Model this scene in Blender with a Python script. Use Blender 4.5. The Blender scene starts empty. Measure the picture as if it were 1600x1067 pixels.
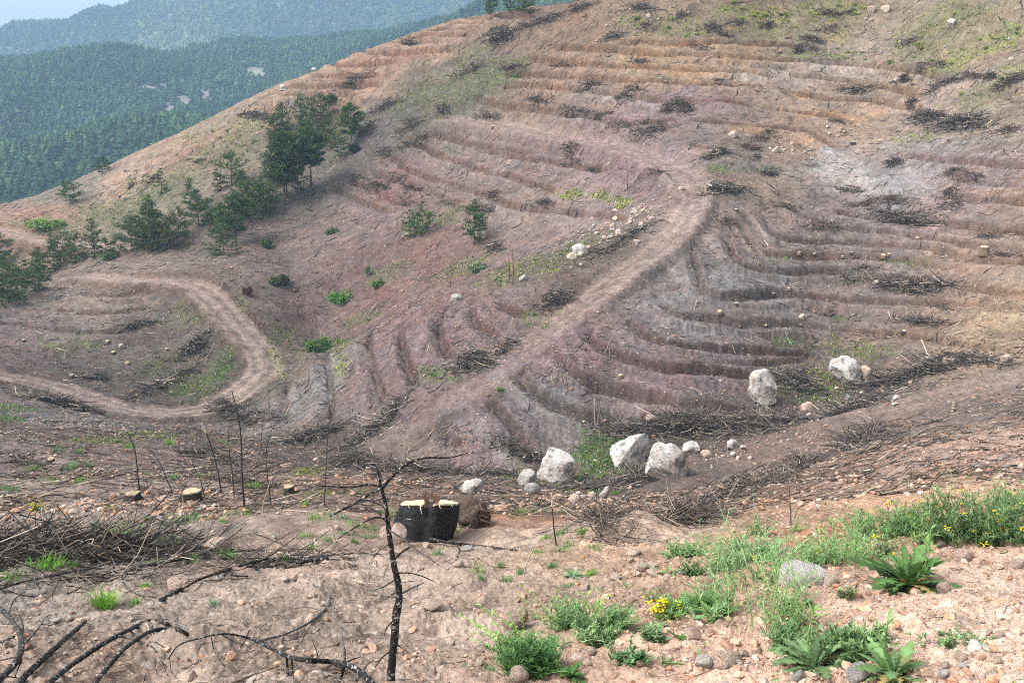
import bpy, math, random
import numpy as np
R = math.radians
sc = bpy.context.scene
C = sc.collection

# ------------------------------------------------------------------ camera, sky, sun, exposure
PITCH, FPX = 11.0, 1537.0
cam_d = bpy.data.cameras.new('camera'); cam = bpy.data.objects.new('camera', cam_d); C.objects.link(cam)
cam_d.sensor_width = 36.0; cam_d.lens = 36.0 * FPX / 1600.0
cam_d.clip_start = 0.05; cam_d.clip_end = 12000
cam.location = (0, 0, 0); cam.rotation_euler = (R(90 - PITCH), 0, 0)
sc.camera = cam
SUN_AZ, SUN_EL = -112.0, 50.0          # azimuth measured from the view direction (+Y), negative = to the left
world = bpy.data.worlds.new('World'); sc.world = world; world.use_nodes = True
wn = world.node_tree.nodes; bg = wn['Background']
sky = wn.new('ShaderNodeTexSky'); sky.sky_type = 'NISHITA'; sky.sun_disc = False
sky.sun_elevation = R(SUN_EL); sky.sun_rotation = R(SUN_AZ); sky.altitude = 900
sky.air_density = 0.8; sky.dust_density = 10.0; sky.ozone_density = 0.2
hs = wn.new('ShaderNodeHueSaturation'); hs.inputs['Saturation'].default_value = 0.22      # thin white overcast
world.node_tree.links.new(sky.outputs[0], hs.inputs['Color']); world.node_tree.links.new(hs.outputs[0], bg.inputs[0]); bg.inputs[1].default_value = 0.15
sun_d = bpy.data.lights.new('sun', 'SUN'); sun_d.energy = 1.5; sun_d.angle = R(16); sun_d.color = (1.0, 0.97, 0.92)
sun = bpy.data.objects.new('sun', sun_d); C.objects.link(sun)
sun.rotation_euler = (R(90 - SUN_EL), 0, R(180 - SUN_AZ))
sc.view_settings.view_transform = 'Standard'; sc.view_settings.look = 'None'
sc.view_settings.exposure = 1.05; sc.view_settings.gamma = 1.0; sc.view_settings.use_curve_mapping = False
sc.cycles.use_denoising = False; sc.cycles.filter_width = 1.0
sc.cycles.max_bounces = 4; sc.cycles.diffuse_bounces = 2; sc.cycles.volume_bounces = 1
sc.cycles.transparent_max_bounces = 4

rng = np.random.default_rng(7); random.seed(7)

# ------------------------------------------------------------------ small maths
CP, SP = math.cos(R(PITCH)), math.sin(R(PITCH))
def tt(py):                      # Z / Y of the sight line through image row py
    v = -(np.asarray(py, float) - 533.5) / FPX
    return (v * CP - SP) / (CP + v * SP)
def uu(px, py):                  # X / Y of the sight line through a pixel
    v = -(np.asarray(py, float) - 533.5) / FPX
    return (np.asarray(px, float) - 800) / FPX / (CP + v * SP)
def at(px, py, Y):               # the point of a sight line at forward distance Y
    return np.array([float(uu(px, py)) * Y, Y, float(tt(py)) * Y])
def proj(P):                     # image coordinates of world points
    P = np.asarray(P); d = P[..., 1] * CP - P[..., 2] * SP; h = P[..., 1] * SP + P[..., 2] * CP
    return 800 + FPX * P[..., 0] / d, 533.5 - FPX * h / d
def pxm(py, Y):                  # metres covered by one photo pixel at distance Y
    v = -(py - 533.5) / FPX
    return Y / (CP + v * SP) / FPX
def lin(*c):
    c = np.asarray(c, float) / 255.0
    return np.where(c <= 0.04045, c / 12.92, ((c + 0.055) / 1.055) ** 2.4)
def sstep(a, b, x):
    q = np.clip((x - a) / (b - a), 0, 1); return q * q * (3 - 2 * q)
def _h(ix, iy, seed):
    n = (ix.astype(np.uint32) * np.uint32(374761393) + iy.astype(np.uint32) * np.uint32(668265263) + np.uint32((seed * 2246822519 + 97) % 4294967296))
    n = (n ^ (n >> np.uint32(13))) * np.uint32(1274126177); n = (n ^ (n >> np.uint32(15))) * np.uint32(2246822519)
    return (n ^ (n >> np.uint32(16))).astype(np.float32) / np.float32(4294967296.0)
def noise(x, y, seed=0):         # gradient noise, about -0.7..0.7
    x = np.asarray(x, np.float32); y = np.asarray(y, np.float32)
    fx = np.floor(x); fy = np.floor(y); ix = fx.astype(np.int64); iy = fy.astype(np.int64); x = x - fx; y = y - fy
    sx = x * x * x * (x * (x * 6 - 15) + 10); sy = y * y * y * (y * (y * 6 - 15) + 10)
    def g(dx, dy):
        a = _h(ix + dx, iy + dy, seed) * np.float32(6.2831853); return np.cos(a) * (x - dx) + np.sin(a) * (y - dy)
    a = g(0, 0); b = g(1, 0); c = g(0, 1); d = g(1, 1)
    return (a + (b - a) * sx) + ((c + (d - c) * sx) - (a + (b - a) * sx)) * sy
def fbm(x, y, seed=0, o=4, gain=0.5):
    s = 0; a = 1.0; f = 1.0
    for k in range(o):
        s = s + a * noise(x * f, y * f, seed + k * 17); a *= gain; f *= 2.03
    return s
def resample(P, step):
    P = np.asarray(P, float); d = np.r_[0, np.cumsum(np.linalg.norm(np.diff(P, axis=0), axis=1))]
    n = max(2, int(d[-1] / step) + 1); q = np.linspace(0, d[-1], n)
    return np.stack([np.interp(q, d, P[:, k]) for k in range(P.shape[1])], 1)
def smooth_line(P, n=8):         # Catmull-Rom through the points
    P = np.asarray(P, float)
    if len(P) < 3: return resample(P, np.linalg.norm(P[-1] - P[0]) / n)
    Q = np.vstack([2 * P[0] - P[1], P, 2 * P[-1] - P[-2]]); out = []
    for i in range(len(P) - 1):
        a, b, c, d = Q[i:i + 4]
        for t in np.linspace(0, 1, n, endpoint=False):
            out.append(0.5 * ((2 * b) + (c - a) * t + (2 * a - 5 * b + 4 * c - d) * t * t + (3 * b - a - 3 * c + d) * t ** 3))
    out.append(P[-1]); return np.array(out)

# ------------------------------------------------------------------ the hillside: heights interpolated through surveyed points (px, py, distance)
CTRL = '''
0 1067 4;300 1067 4;600 1067 4;900 1067 4;1200 1067 3.8;1500 1067 3.6;1600 1067 3.5
0 950 6.2;300 950 6.2;600 950 6;800 950 6;1000 950 5.8;1200 950 5.2;1400 950 5;1600 950 4.9
0 880 8.5;300 880 8.3;600 880 8.2;800 880 8;1000 880 7.6;1200 880 6.6;1400 880 6.2;1600 880 6
0 830 11;300 830 11;600 830 11.2;800 830 10.5;950 832 10;1050 832 9.5;1200 832 9;1400 830 8;1600 830 7.2
1540 790 9;1400 800 10.5;1400 750 16;1400 700 26;1600 750 14;1600 700 22;1600 650 32
1200 780 17;1200 740 33;1100 790 15;1100 765 30;1000 800 16;1000 770 34;900 790 19;900 770 33;830 780 26;750 770 23;700 760 25
665 845 10.4;600 790 15;600 760 22;600 740 32;500 740 33;400 740 30;400 710 45;300 800 13;0 800 13;0 760 17;300 760 18;450 770 17.5
0 700 32;200 700 35;0 660 48;200 672 50;330 672 56
0 612 62;150 645 63.5;250 658 65.5;330 650 68;400 600 73;420 580 75;380 520 78.5;330 470 82;290 440 85;200 437 87;130 430 90
190 390 100;100 380 106;20 365 110;0 575 67
300 600 72.5;300 550 76.5;250 500 80;100 500 80;0 500 78;50 460 84;100 570 72;0 540 73;200 580 73
20 445 100;60 410 104;-60 440 100
0 320 130;100 290 129;200 245 128;300 200 128;400 150 127;450 130 126;550 95 125;600 75 124;700 40 122;800 20 119;930 0 115;1200 -80 110;1600 -150 100
150 350 112;200 300 118;400 400 92;300 400 96;400 300 107;500 250 112;500 150 121;600 150 117;600 200 110
530 545 70;640 490 67;740 450 66;850 420 66;430 590 74;450 670 60;520 680 57;600 690 54;600 600 60;700 620 54.5;700 540 60;800 600 54;800 520 60
500 525 84;560 490 84;650 430 84;800 395 80;740 385 85;900 350 80;1000 320 76;1090 290 74;450 480 85;450 400 94;550 400 90;550 300 104
650 300 99;650 350 91;700 200 108;700 120 115;800 300 90;800 200 103;800 100 112;900 250 91;900 150 102;900 60 110;1000 250 84;1000 150 97;1000 50 107
1000 390 67;900 480 61.5;800 560 57;700 630 54;600 700 52.5;900 600 54;1000 560 56;1000 480 61;1100 640 52.5;1100 560 57;1100 480 62;1100 400 67
1200 560 59;1200 480 64;1200 400 69;1200 300 77;1200 200 88;1200 100 99;1200 0 108;1400 540 60;1400 450 66;1400 350 73;1400 250 82;1400 150 92;1400 50 101
1600 500 58;1600 400 64;1600 300 70;1600 200 77;1600 100 85;1600 0 93;870 680 51;950 650 53
870 752 46;980 728 47;1045 748 45.3;1190 637 53;1320 602 57;1500 565 55;1600 560 53;800 745 44.5;700 738 46.5;600 722 51;500 702 55;400 682 61
1130 350 71;1100 330 72.3;1150 300 75.3;1060 430 64.6;1030 470 62.3;960 400 67.5;1140 440 64.4;1060 290 75;
1100 742 44;1200 703 46;1300 672 48;1450 622 50;1600 590 50
'''
cp = np.array([[float(v) for v in q.split()] for q in CTRL.replace('\n', ';').split(';') if q.strip()])
U, S, T = uu(cp[:, 0], cp[:, 1]), np.log(cp[:, 2]), tt(cp[:, 1])
eu, es, et = [U], [S], [T]
for lo, hi, sg in ((-80, 60, -1), (1540, 1700, 1)):       # carry both borders on past the frame
    m = (cp[:, 0] >= lo) & (cp[:, 0] <= hi)
    for off in (0.35, 0.8, 1.3):
        eu.append(U[m] + sg * off); es.append(S[m]); et.append(T[m] + (0.004 if sg > 0 else -0.01) * off)
m = (cp[:, 1] <= 320) & (((cp[:, 0] <= 450) & (cp[:, 2] >= 126)) | ((cp[:, 0] >= 550) & (cp[:, 2] > 92) & (cp[:, 1] < 96) & (cp[:, 1] < 90 - (cp[:, 0] - 600) * 0.2)))
for k, dz in ((1.12, 3), (1.35, 18), (1.9, 60)):           # behind the ridge the ground drops away
    eu.append(U[m]); es.append(S[m] + math.log(k)); et.append((T[m] * cp[m, 2] - dz) / (cp[m, 2] * k))
for off in (-1.0, -.5, 0., .5, 1.0):                        # under the photographer's feet
    eu.append(np.array([off])); es.append(np.array([math.log(1.2)])); et.append(np.array([-1.62 / 1.2 + 0.0 * off]))
    eu.append(np.array([off])); es.append(np.array([math.log(2.2)])); et.append(np.array([-1.88 / 2.2]))
U, S, T = np.concatenate(eu), np.concatenate(es), np.concatenate(et)
def tps_fit(U, S, T, lam=2e-4):
    d2 = (U[:, None] - U[None]) ** 2 + (S[:, None] - S[None]) ** 2
    K = 0.5 * d2 * np.log(d2 + 1e-12) + lam * np.eye(len(U))
    P = np.stack([np.ones_like(U), U, S], 1); n = len(U)
    A = np.zeros((n + 3, n + 3)); A[:n, :n] = K; A[:n, n:] = P; A[n:, :n] = P.T
    w = np.linalg.solve(A, np.r_[T, 0, 0, 0]); return w
def tps_eval(w, U, S, u, s):
    out = np.empty(u.size); uf, sf = u.ravel(), s.ravel()
    for i in range(0, u.size, 20000):
        d2 = (uf[i:i + 20000, None] - U[None]) ** 2 + (sf[i:i + 20000, None] - S[None]) ** 2
        out[i:i + 20000] = (0.5 * d2 * np.log(d2 + 1e-12)) @ w[:-3] + w[-3] + w[-2] * uf[i:i + 20000] + w[-1] * sf[i:i + 20000]
    return out.reshape(u.shape)
class Grid:                      # bilinear lookup on a regular grid
    def __init__(s, x0, x1, y0, y1, A): s.x0, s.y0, s.A = x0, y0, np.asarray(A, np.float32); s.kx = (A.shape[1] - 1) / (x1 - x0); s.ky = (A.shape[0] - 1) / (y1 - y0)
    def __call__(s, x, y):
        A = s.A; fx = np.clip((np.asarray(x) - s.x0) * s.kx, 0, A.shape[1] - 1.001); fy = np.clip((np.asarray(y) - s.y0) * s.ky, 0, A.shape[0] - 1.001)
        ix = fx.astype(int); iy = fy.astype(int); fx = fx - ix; fy = fy - iy
        if A.ndim == 3: fx = fx[..., None]; fy = fy[..., None]
        return (A[iy, ix] * (1 - fx) + A[iy, ix + 1] * fx) * (1 - fy) + (A[iy + 1, ix] * (1 - fx) + A[iy + 1, ix + 1] * fx) * fy
SMIN, SMAX, UMAX = math.log(1.15), math.log(185.0), 1.45
gu, gs = np.meshgrid(np.linspace(-UMAX, UMAX, 240), np.linspace(SMIN, SMAX, 300))
wT = tps_fit(U, S, T)
TB = Grid(-UMAX, UMAX, SMIN, SMAX, tps_eval(wT, U, S, gu, gs))
def base_z(X, Y): return TB(np.asarray(X) / Y, np.log(Y)) * Y
_sl = np.linspace(math.log(1.5), SMAX, 2600)
def hit_with(TG, px, py):        # first ground point met by the sight line of a pixel
    u, t = float(uu(px, py)), float(tt(py)); g = TG(np.full_like(_sl, u), _sl) - t
    k = np.argmax(g >= 0)
    if g[k] < 0: k = len(_sl) - 1
    a = g[k - 1] / (g[k - 1] - g[k] + 1e-12) if k else 0.0
    Y = math.exp(_sl[max(k - 1, 0)] + (_sl[1] - _sl[0]) * min(max(a, 0), 1)); return np.array([u * Y, Y, t * Y])
# ------------------------------------------------------------------ mesh helpers
def mesh_np(name, V, F, col=None, smooth=False, mats=(), attr='Col', extra=None):
    me = bpy.data.meshes.new(name); V = np.ascontiguousarray(V, np.float32)
    me.vertices.add(len(V)); me.vertices.foreach_set('co', V.ravel())
    F = [np.asarray(f, np.int32) for f in (F if isinstance(F, (list, tuple)) else [F]) if len(f)]
    tot = np.concatenate([np.full(len(f), f.shape[1], np.int32) for f in F]); loops = np.concatenate([f.ravel() for f in F])
    me.loops.add(len(loops)); me.loops.foreach_set('vertex_index', loops)
    me.polygons.add(len(tot)); me.polygons.foreach_set('loop_start', np.r_[0, np.cumsum(tot)[:-1]].astype(np.int32))
    me.polygons.foreach_set('loop_total', tot)
    me.polygons.foreach_set('use_smooth', np.full(len(tot), bool(smooth)))
    me.update(calc_edges=True)
    for nm, c in ([(attr, col)] if col is not None else []) + list((extra or {}).items()):
        a = me.attributes.new(nm, 'FLOAT_COLOR', 'POINT'); c = np.asarray(c, np.float32)
        if c.shape[1] == 3: c = np.c_[c, np.ones(len(c), np.float32)]
        a.data.foreach_set('color', np.ascontiguousarray(c, np.float32).ravel())
    for m in mats: me.materials.append(m)
    return me
def link(name, me, parent=None, **props):
    o = bpy.data.objects.new(name, me); C.objects.link(o)
    if parent is not None: o.parent = parent
    for k, v in props.items(): o[k] = v
    return o

# ------------------------------------------------------------------ materials
def new_mat(name, rough=0.9, spec=0.2):
    m = bpy.data.materials.new(name); m.use_nodes = True; n = m.node_tree.nodes; b = n['Principled BSDF']
    b.inputs['Roughness'].default_value = rough; b.inputs['Specular IOR Level'].default_value = spec
    return m, n, m.node_tree.links, b
def nd(n, t, **kw):
    x = n.new(t)
    for k, v in kw.items():
        if hasattr(x, k): setattr(x, k, v)
        else: x.inputs[k].default_value = v
    return x
def mixc(n, l, fac, a, b, mode='MIX'):
    x = n.new('ShaderNodeMix'); x.data_type = 'RGBA'; x.blend_type = mode
    for s, v in ((0, fac), (6, a), (7, b)):
        if hasattr(v, 'is_linked') or hasattr(v, 'links'): l.new(v, x.inputs[s])
        else: x.inputs[s].default_value = v if s == 0 else (*v, 1)[:4]
    return x.outputs[2]
def ramp(n, l, src, p0, p1, v0=0.0, v1=1.0):
    x = n.new('ShaderNodeMapRange'); l.new(src, x.inputs[0]); x.inputs[1].default_value = p0; x.inputs[2].default_value = p1
    x.inputs[3].default_value = v0; x.inputs[4].default_value = v1; return x.outputs[0]
def attr_mat(name, rough=0.85, spec=0.15, nscale=6.0, lo=0.75, hi=1.25, bump=0.0, bscale=30.0, trans=0.0, fleck=None, bdist=0.02):
    """colour from the mesh's own vertex colours, broken up by noise"""
    m, n, l, b = new_mat(name, rough, spec)
    a = nd(n, 'ShaderNodeAttribute', attribute_name='Col'); tc = n.new('ShaderNodeTexCoord')
    nz = nd(n, 'ShaderNodeTexNoise', Scale=nscale, Detail=5.0); l.new(tc.outputs['Object'], nz.inputs['Vector'])
    v = ramp(n, l, nz.outputs[0], 0.3, 0.7, lo, hi); x = n.new('ShaderNodeVectorMath'); x.operation = 'SCALE'
    l.new(a.outputs[0], x.inputs[0]); l.new(v, x.inputs[3]); c = x.outputs[0]
    if fleck:
        fs, th, fc = fleck; f2 = nd(n, 'ShaderNodeTexNoise', Scale=fs, Detail=4.0, Roughness=0.7); l.new(tc.outputs['Object'], f2.inputs['Vector'])
        c = mixc(n, l, ramp(n, l, f2.outputs[0], th, th + 0.04), c, fc)
    l.new(c, b.inputs['Base Color'])
    if trans:
        t = n.new('ShaderNodeBsdfTranslucent'); l.new(c, t.inputs[0]); mx = n.new('ShaderNodeMixShader'); mx.inputs[0].default_value = trans
        l.new(b.outputs[0], mx.inputs[1]); l.new(t.outputs[0], mx.inputs[2]); l.new(mx.outputs[0], n['Material Output'].inputs[0])
    if bump:
        bz = nd(n, 'ShaderNodeTexNoise', Scale=bscale, Detail=6.0, Roughness=0.65); l.new(tc.outputs['Object'], bz.inputs['Vector'])
        bp = nd(n, 'ShaderNodeBump', Strength=bump, Distance=bdist); l.new(bz.outputs[0], bp.inputs['Height']); l.new(bp.outputs[0], b.inputs['Normal'])
    return m
def soil_material():
    m, n, l, b = new_mat('soil', 0.95, 0.08)
    a = nd(n, 'ShaderNodeAttribute', attribute_name='Col'); mk = nd(n, 'ShaderNodeAttribute', attribute_name='Mask')
    sp = n.new('ShaderNodeSeparateColor'); l.new(mk.outputs[0], sp.inputs[0]); peb, road = sp.outputs[0], sp.outputs[1]
    tc = n.new('ShaderNodeTexCoord'); O = tc.outputs['Object']
    def nz(s, d=6.0, r=0.6):
        x = nd(n, 'ShaderNodeTexNoise', Scale=s, Detail=d, Roughness=r); l.new(O, x.inputs['Vector']); return x.outputs[0]
    n1, n2, n3, n4 = nz(0.9), nz(7.0, 8.0, 0.7), nz(45.0, 6.0, 0.7), nz(2.1, 9.0, 0.78)
    c = a.outputs[0]
    def scale(c, v):
        x = n.new('ShaderNodeVectorMath'); x.operation = 'SCALE'; l.new(c, x.inputs[0]); l.new(v, x.inputs[3]); return x.outputs[0]
    c = scale(c, ramp(n, l, n1, 0.3, 0.7, 0.84, 1.16)); c = scale(c, ramp(n, l, n2, 0.3, 0.7, 0.74, 1.26)); c = scale(c, ramp(n, l, n3, 0.3, 0.7, 0.8, 1.2)); c = scale(c, ramp(n, l, n4, 0.34, 0.66, 0.54, 1.42))
    # loose chips of stone in the soil: pale and dark cells of several sizes
    for s, rad, col, gain in ((1.9, 0.10, (0.52, 0.46, 0.41), 0.7), (5.0, 0.18, (0.54, 0.47, 0.41), 0.85), (14.0, 0.2, (0.52, 0.42, 0.35), 0.7), (40.0, 0.24, (0.55, 0.42, 0.34), 0.8)):
        v = nd(n, 'ShaderNodeTexVoronoi', Scale=s); l.new(O, v.inputs['Vector'])
        d = ramp(n, l, v.outputs['Distance'], rad, rad + 0.05, 1.0, 0.0); sc_ = n.new('ShaderNodeSeparateColor'); l.new(v.outputs['Color'], sc_.inputs[0])
        k = n.new('ShaderNodeMath'); k.operation = 'SUBTRACT'; l.new(sc_.outputs[0], k.inputs[0])
        th = n.new('ShaderNodeMath'); th.operation = 'SUBTRACT'; th.inputs[0].default_value = 0.97; l.new(peb, th.inputs[1]); l.new(th.outputs[0], k.inputs[1])
        kk = ramp(n, l, k.outputs[0], 0.0, 0.03); mm = n.new('ShaderNodeMath'); mm.operation = 'MULTIPLY'; l.new(d, mm.inputs[0]); l.new(kk, mm.inputs[1])
        m2 = n.new('ShaderNodeMath'); m2.operation = 'MULTIPLY'; l.new(mm.outputs[0], m2.inputs[0]); m2.inputs[1].default_value = gain
        tint = mixc(n, l, 0.45, col, c); c = mixc(n, l, m2.outputs[0], c, scale(tint, ramp(n, l, sc_.outputs[1], 0, 1, 0.7, 1.25)))
    l.new(c, b.inputs['Base Color'])
    ad = n.new('ShaderNodeMath'); ad.operation = 'MULTIPLY_ADD'; l.new(n2, ad.inputs[0]); ad.inputs[1].default_value = 1.0
    s3 = n.new('ShaderNodeMath'); s3.operation = 'MULTIPLY'; l.new(n3, s3.inputs[0]); s3.inputs[1].default_value = 0.22; l.new(s3.outputs[0], ad.inputs[2])
    bp = nd(n, 'ShaderNodeBump', Strength=0.8, Distance=0.06); l.new(ad.outputs[0], bp.inputs['Height']); l.new(bp.outputs[0], b.inputs['Normal'])
    return m
SOIL = soil_material()

# ------------------------------------------------------------------ tracks and planting terraces, as lines on the ground
ROADS = [  # half width, line in photo pixels (traced onto the ground)
 (0.95, [(585, 712), (650, 665), (700, 630), (760, 590), (830, 540), (900, 485), (960, 440), (1020, 395), (1060, 360), (1083, 325), (1086, 300), (1074, 280), (1045, 263), (1005, 246)]),
 (1.2, [(-160, 580), (-60, 582), (20, 590), (80, 604), (140, 624), (200, 642), (270, 649), (330, 641), (385, 606), (412, 582), (408, 556), (388, 528), (360, 498), (332, 468), (310, 448), (280, 440), (230, 440), (180, 437), (140, 432)]),
 (1.3, [(190, 391), (150, 386), (90, 380), (40, 371), (-10, 360), (-120, 352)]),
 (1.15, [(1060, 765), (1120, 740), (1200, 705), (1300, 670), (1400, 641), (1500, 612), (1620, 583), (1750, 560)]),
 (1.25, [(700, 186), (799, 199), (878, 217), (947, 227), (1005, 243), (1050, 266), (1080, 290)]),
]
TERR = [  # width, strength, cut edge in photo pixels
 (.9,1,[(734,27),(790,26),(840,26)]),(.8,1,[(700,36),(761,33)]),(.8,1,[(676,46),(754,43)]),(.9,1,[(640,56),(706,55),(742,52)]),(.8,.8,[(615,66),(703,65)]),
 (1,1,[(545,82),(644,80),(706,76)]),(1,1,[(492,99),(548,101),(617,93)]),(1,1,[(490,117),(530,118),(590,117)]),(1,1,[(455,134),(520,133),(593,128)]),(.8,.8,[(440,148),(500,148),(560,146)]),
 (1,1,[(978,66),(1009,62),(1050,65),(1181,69),(1240,71)]),(1,1,[(868,71),(947,77),(1050,84),(1136,89),(1242,93),(1359,103),(1428,108),(1483,120)]),
 (1,1,[(825,90),(895,96),(981,103),(1050,106),(1153,112),(1200,118)]),(1,1,[(800,114),(912,119),(1050,129),(1132,132),(1180,136)]),(1,1,[(785,132),(865,134),(947,144),(1050,159),(1126,159),(1170,164)]),
 (1,.9,[(735,148),(785,162),(844,168),(930,182),(990,190),(1060,186)]),(1,1,[(1250,118),(1342,129),(1394,137),(1440,146)]),(1,1,[(1236,145),(1308,155),(1380,159),(1440,166)]),(1,1,[(1205,166),(1263,179),(1318,186)]),
 (1,1,[(1080,186),(1140,192),(1198,199),(1256,206),(1304,227)]),(1,1,[(1400,240),(1497,249),(1600,256),(1720,262)]),(1,1,[(1470,302),(1548,309),(1600,316),(1720,320)]),(1,1,[(1300,330),(1394,340),(1497,349),(1600,360),(1720,366)]),
 (1,1,[(660,206),(723,220),(775,230),(830,241)]),(1,1,[(633,212),(682,237),(741,258),(802,275),(871,296)]),(1,1,[(760,232),(826,247),(888,254),(947,266)]),(1,1,[(610,241),(644,265),(706,285),(761,302),(809,320),(912,333),(981,339)]),
 (1,.9,[(590,268),(655,292),(723,316)]),(1,.9,[(545,278),(603,306),(644,320)]),(1,.8,[(520,292),(570,315),(610,330)]),
 (1,.9,[(455,590),(450,620),(452,650)]),(1,1,[(510,548),(517,581),(522,615),(523,655)]),(1,1,[(580,520),(586,563),(596,601),(604,620)]),(1,1,[(630,506),(634,543),(644,574),(656,593)]),(1,1,[(699,480),(692,505),(694,530),(707,555)]),(1,1,[(742,474),(747,500),(775,522)]),(1,1,[(780,464),(796,478),(822,491)]),
 (1,1,[(700,664),(708,678),(726,692)]),(1,1,[(760,616),(785,642),(808,668),(830,690)]),(1,1,[(812,568),(827,598),(861,622),(906,642),(950,651)]),(1,1.15,[(867,538),(881,560),(912,588),(964,606),(1050,624),(1120,632),(1165,636)]),
 (1,1.15,[(922,506),(930,532),(964,550),(1016,567),(1060,576),(1101,577),(1170,584)]),(1,1,[(978,492),(1009,520),(1060,536),(1120,542),(1177,543),(1222,548),(1273,553)]),
 (1,1,[(1035,468),(1060,488),(1119,495),(1170,503),(1256,505),(1359,515),(1445,526),(1514,539),(1600,548)]),(1,.9,[(1088,395),(1096,430),(1106,452),(1140,463),(1200,458),(1256,460),(1342,467),(1480,472),(1600,482),(1720,490)]),
 (1,1,[(1143,372),(1150,400),(1167,414),(1215,421),(1291,422),(1359,429),(1462,437),(1600,457),(1720,470)]),(1,1,[(1201,345),(1213,366),(1242,374),(1308,376),(1377,380),(1462,385),(1531,402),(1600,409),(1720,416)]),
 (1,.9,[(1165,355),(1190,390),(1240,398),(1320,400),(1400,404),(1480,412)]),(1,.8,[(1230,318),(1260,336),(1320,352),(1400,360),(1500,376),(1600,386)]),
 (1,.9,[(108,456),(172,460),(236,454)]),(1,1,[(84,481),(148,488),(222,482)]),(1,1,[(36,507),(90,514),(137,519),(208,513)]),(1,.8,[(-60,500),(0,502),(50,505)]),
 (.8,.7,[(0,712),(60,728),(120,742),(180,740)]),(.8,.6,[(120,690),(200,700),(290,712)]),(.8,.5,[(0,670),(80,672),(160,676)]),(.9,.7,[(900,545),(905,566)]),
 (.9,.8,[(1480,272),(1540,284),(1600,288)]),(.9,.7,[(1080,222),(1130,236),(1180,248)]),(.9,.7,[(1250,560),(1180,565),(1130,562)]),
]
RX0, RX1, RY0, RY1, RS = -95.0, 95.0, 10.0, 140.0, 0.11
nx, ny = int((RX1 - RX0) / RS) + 1, int((RY1 - RY0) / RS) + 1
def world_line(px, sub=8):
    P = np.array([hit_with(TB, a, b) for a, b in smooth_line(px, sub)]); return resample(P[:, :2], 0.45)
road_d = np.full((ny, nx), 99.0, np.float32); road_n = np.zeros((ny, nx), np.float32); road_z = np.zeros((ny, nx), np.float32); road_w = np.zeros((ny, nx), np.float32)
def windows(L, rad):
    for k in range(len(L)):
        i0 = max(0, int((L[k, 0] - rad - RX0) / RS)); i1 = min(nx, int((L[k, 0] + rad - RX0) / RS) + 2)
        j0 = max(0, int((L[k, 1] - rad - RY0) / RS)); j1 = min(ny, int((L[k, 1] + rad - RY0) / RS) + 2)
        if i0 >= i1 or j0 >= j1: continue
        xs = RX0 + np.arange(i0, i1) * RS; ys = RY0 + np.arange(j0, j1) * RS
        yield k, slice(j0, j1), slice(i0, i1), xs[None] - L[k, 0], ys[:, None] - L[k, 1]
for hw, px in ROADS:
    L = world_line(px); z = base_z(L[:, 0], L[:, 1]); z = np.convolve(np.pad(z, 7, mode='edge'), np.ones(15) / 15, 'valid')
    tan = np.gradient(L, axis=0); tan /= np.linalg.norm(tan, axis=1)[:, None] + 1e-9
    for k, a, b, dx, dy in windows(L, hw + 1.8):
        r = np.hypot(dx, dy); d = r - hw; g = np.exp(-(r / 1.1) ** 2) + 1e-6 * np.exp(-r * .5)
        road_d[a, b] = np.minimum(road_d[a, b], d); road_z[a, b] += g * z[k]; road_n[a, b] += g
road_z /= np.maximum(road_n, 1e-12)
road_w = sstep(0.9, 0.0, road_d)
ts = np.full((ny, nx), 99.0, np.float32); tw = np.ones((ny, nx), np.float32); tamp = np.zeros((ny, nx), np.float32)
for w, amp, px in TERR:
    mx, my = np.mean(px, 0); rib = 430 < mx < 1150 and my > 455; amp, w = (amp * 1.3, w * 1.1) if rib else ((amp * 1.45, w * 1.05) if my < 240 else (amp * 1.1, w))
    L = world_line(px); tan = np.gradient(L, axis=0); tan /= np.linalg.norm(tan, axis=1)[:, None] + 1e-9
    N = np.stack([-tan[:, 1], tan[:, 0]], 1)
    rise = base_z(L[:, 0] + N[:, 0], L[:, 1] + N[:, 1]) - base_z(L[:, 0] - N[:, 0], L[:, 1] - N[:, 1])
    if np.sum(rise) < 0: N = -N
    for k, a, b, dx, dy in windows(L, 3.0):
        s = dx * N[k, 0] + dy * N[k, 1]; r = np.hypot(dx, dy); al = np.abs(dx * tan[k, 0] + dy * tan[k, 1]); s = np.where(al < 0.5, s, np.sign(s) * r)
        m = np.abs(s) < np.abs(ts[a, b]); ts[a, b][m] = s[m] / w; tw[a, b][m] = w
        e = min(k, len(L) - 1 - k) * 0.45; tamp[a, b][m] = amp * min(1.0, 0.35 + e / 1.0)
tamp[np.abs(ts) > 3] = 0
XX, YY = np.meshgrid(RX0 + np.arange(nx) * RS, RY0 + np.arange(ny) * RS); YY = YY + 1.2 * base_z(XX, YY) * sstep(35, 55, YY)
ZB = base_z(XX, RY0 + np.arange(ny)[:, None] * RS); slope = np.hypot(*np.gradient(ZB, RS)); slope = np.clip(slope / 0.45, 0.7, 1.5) * 1.12; del ZB
ts = ts + 0.13 * fbm(XX * 0.8, YY * 0.8, 5, 4, 0.6)
tamp *= np.clip(1.0 + 0.7 * fbm(XX * 0.25, YY * 0.25, 9, 3), 0.5, 1.3) * (1 - sstep(0.6, -0.2, road_d))
tdz = np.interp(ts, [-2.3, -1.5, -1.0, -0.40, -0.10, 0.02, 0.16, 0.9], [0, .17, .19, -.06, -.27, .04, .10, 0]).astype(np.float32) * tamp * slope
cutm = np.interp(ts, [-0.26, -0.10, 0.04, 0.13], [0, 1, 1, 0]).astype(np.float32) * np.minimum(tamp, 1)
lipm = np.interp(ts, [-2.3, -1.7, -0.9, -0.3], [0, 1, 1, 0]).astype(np.float32) * np.minimum(tamp, 1)
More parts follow.
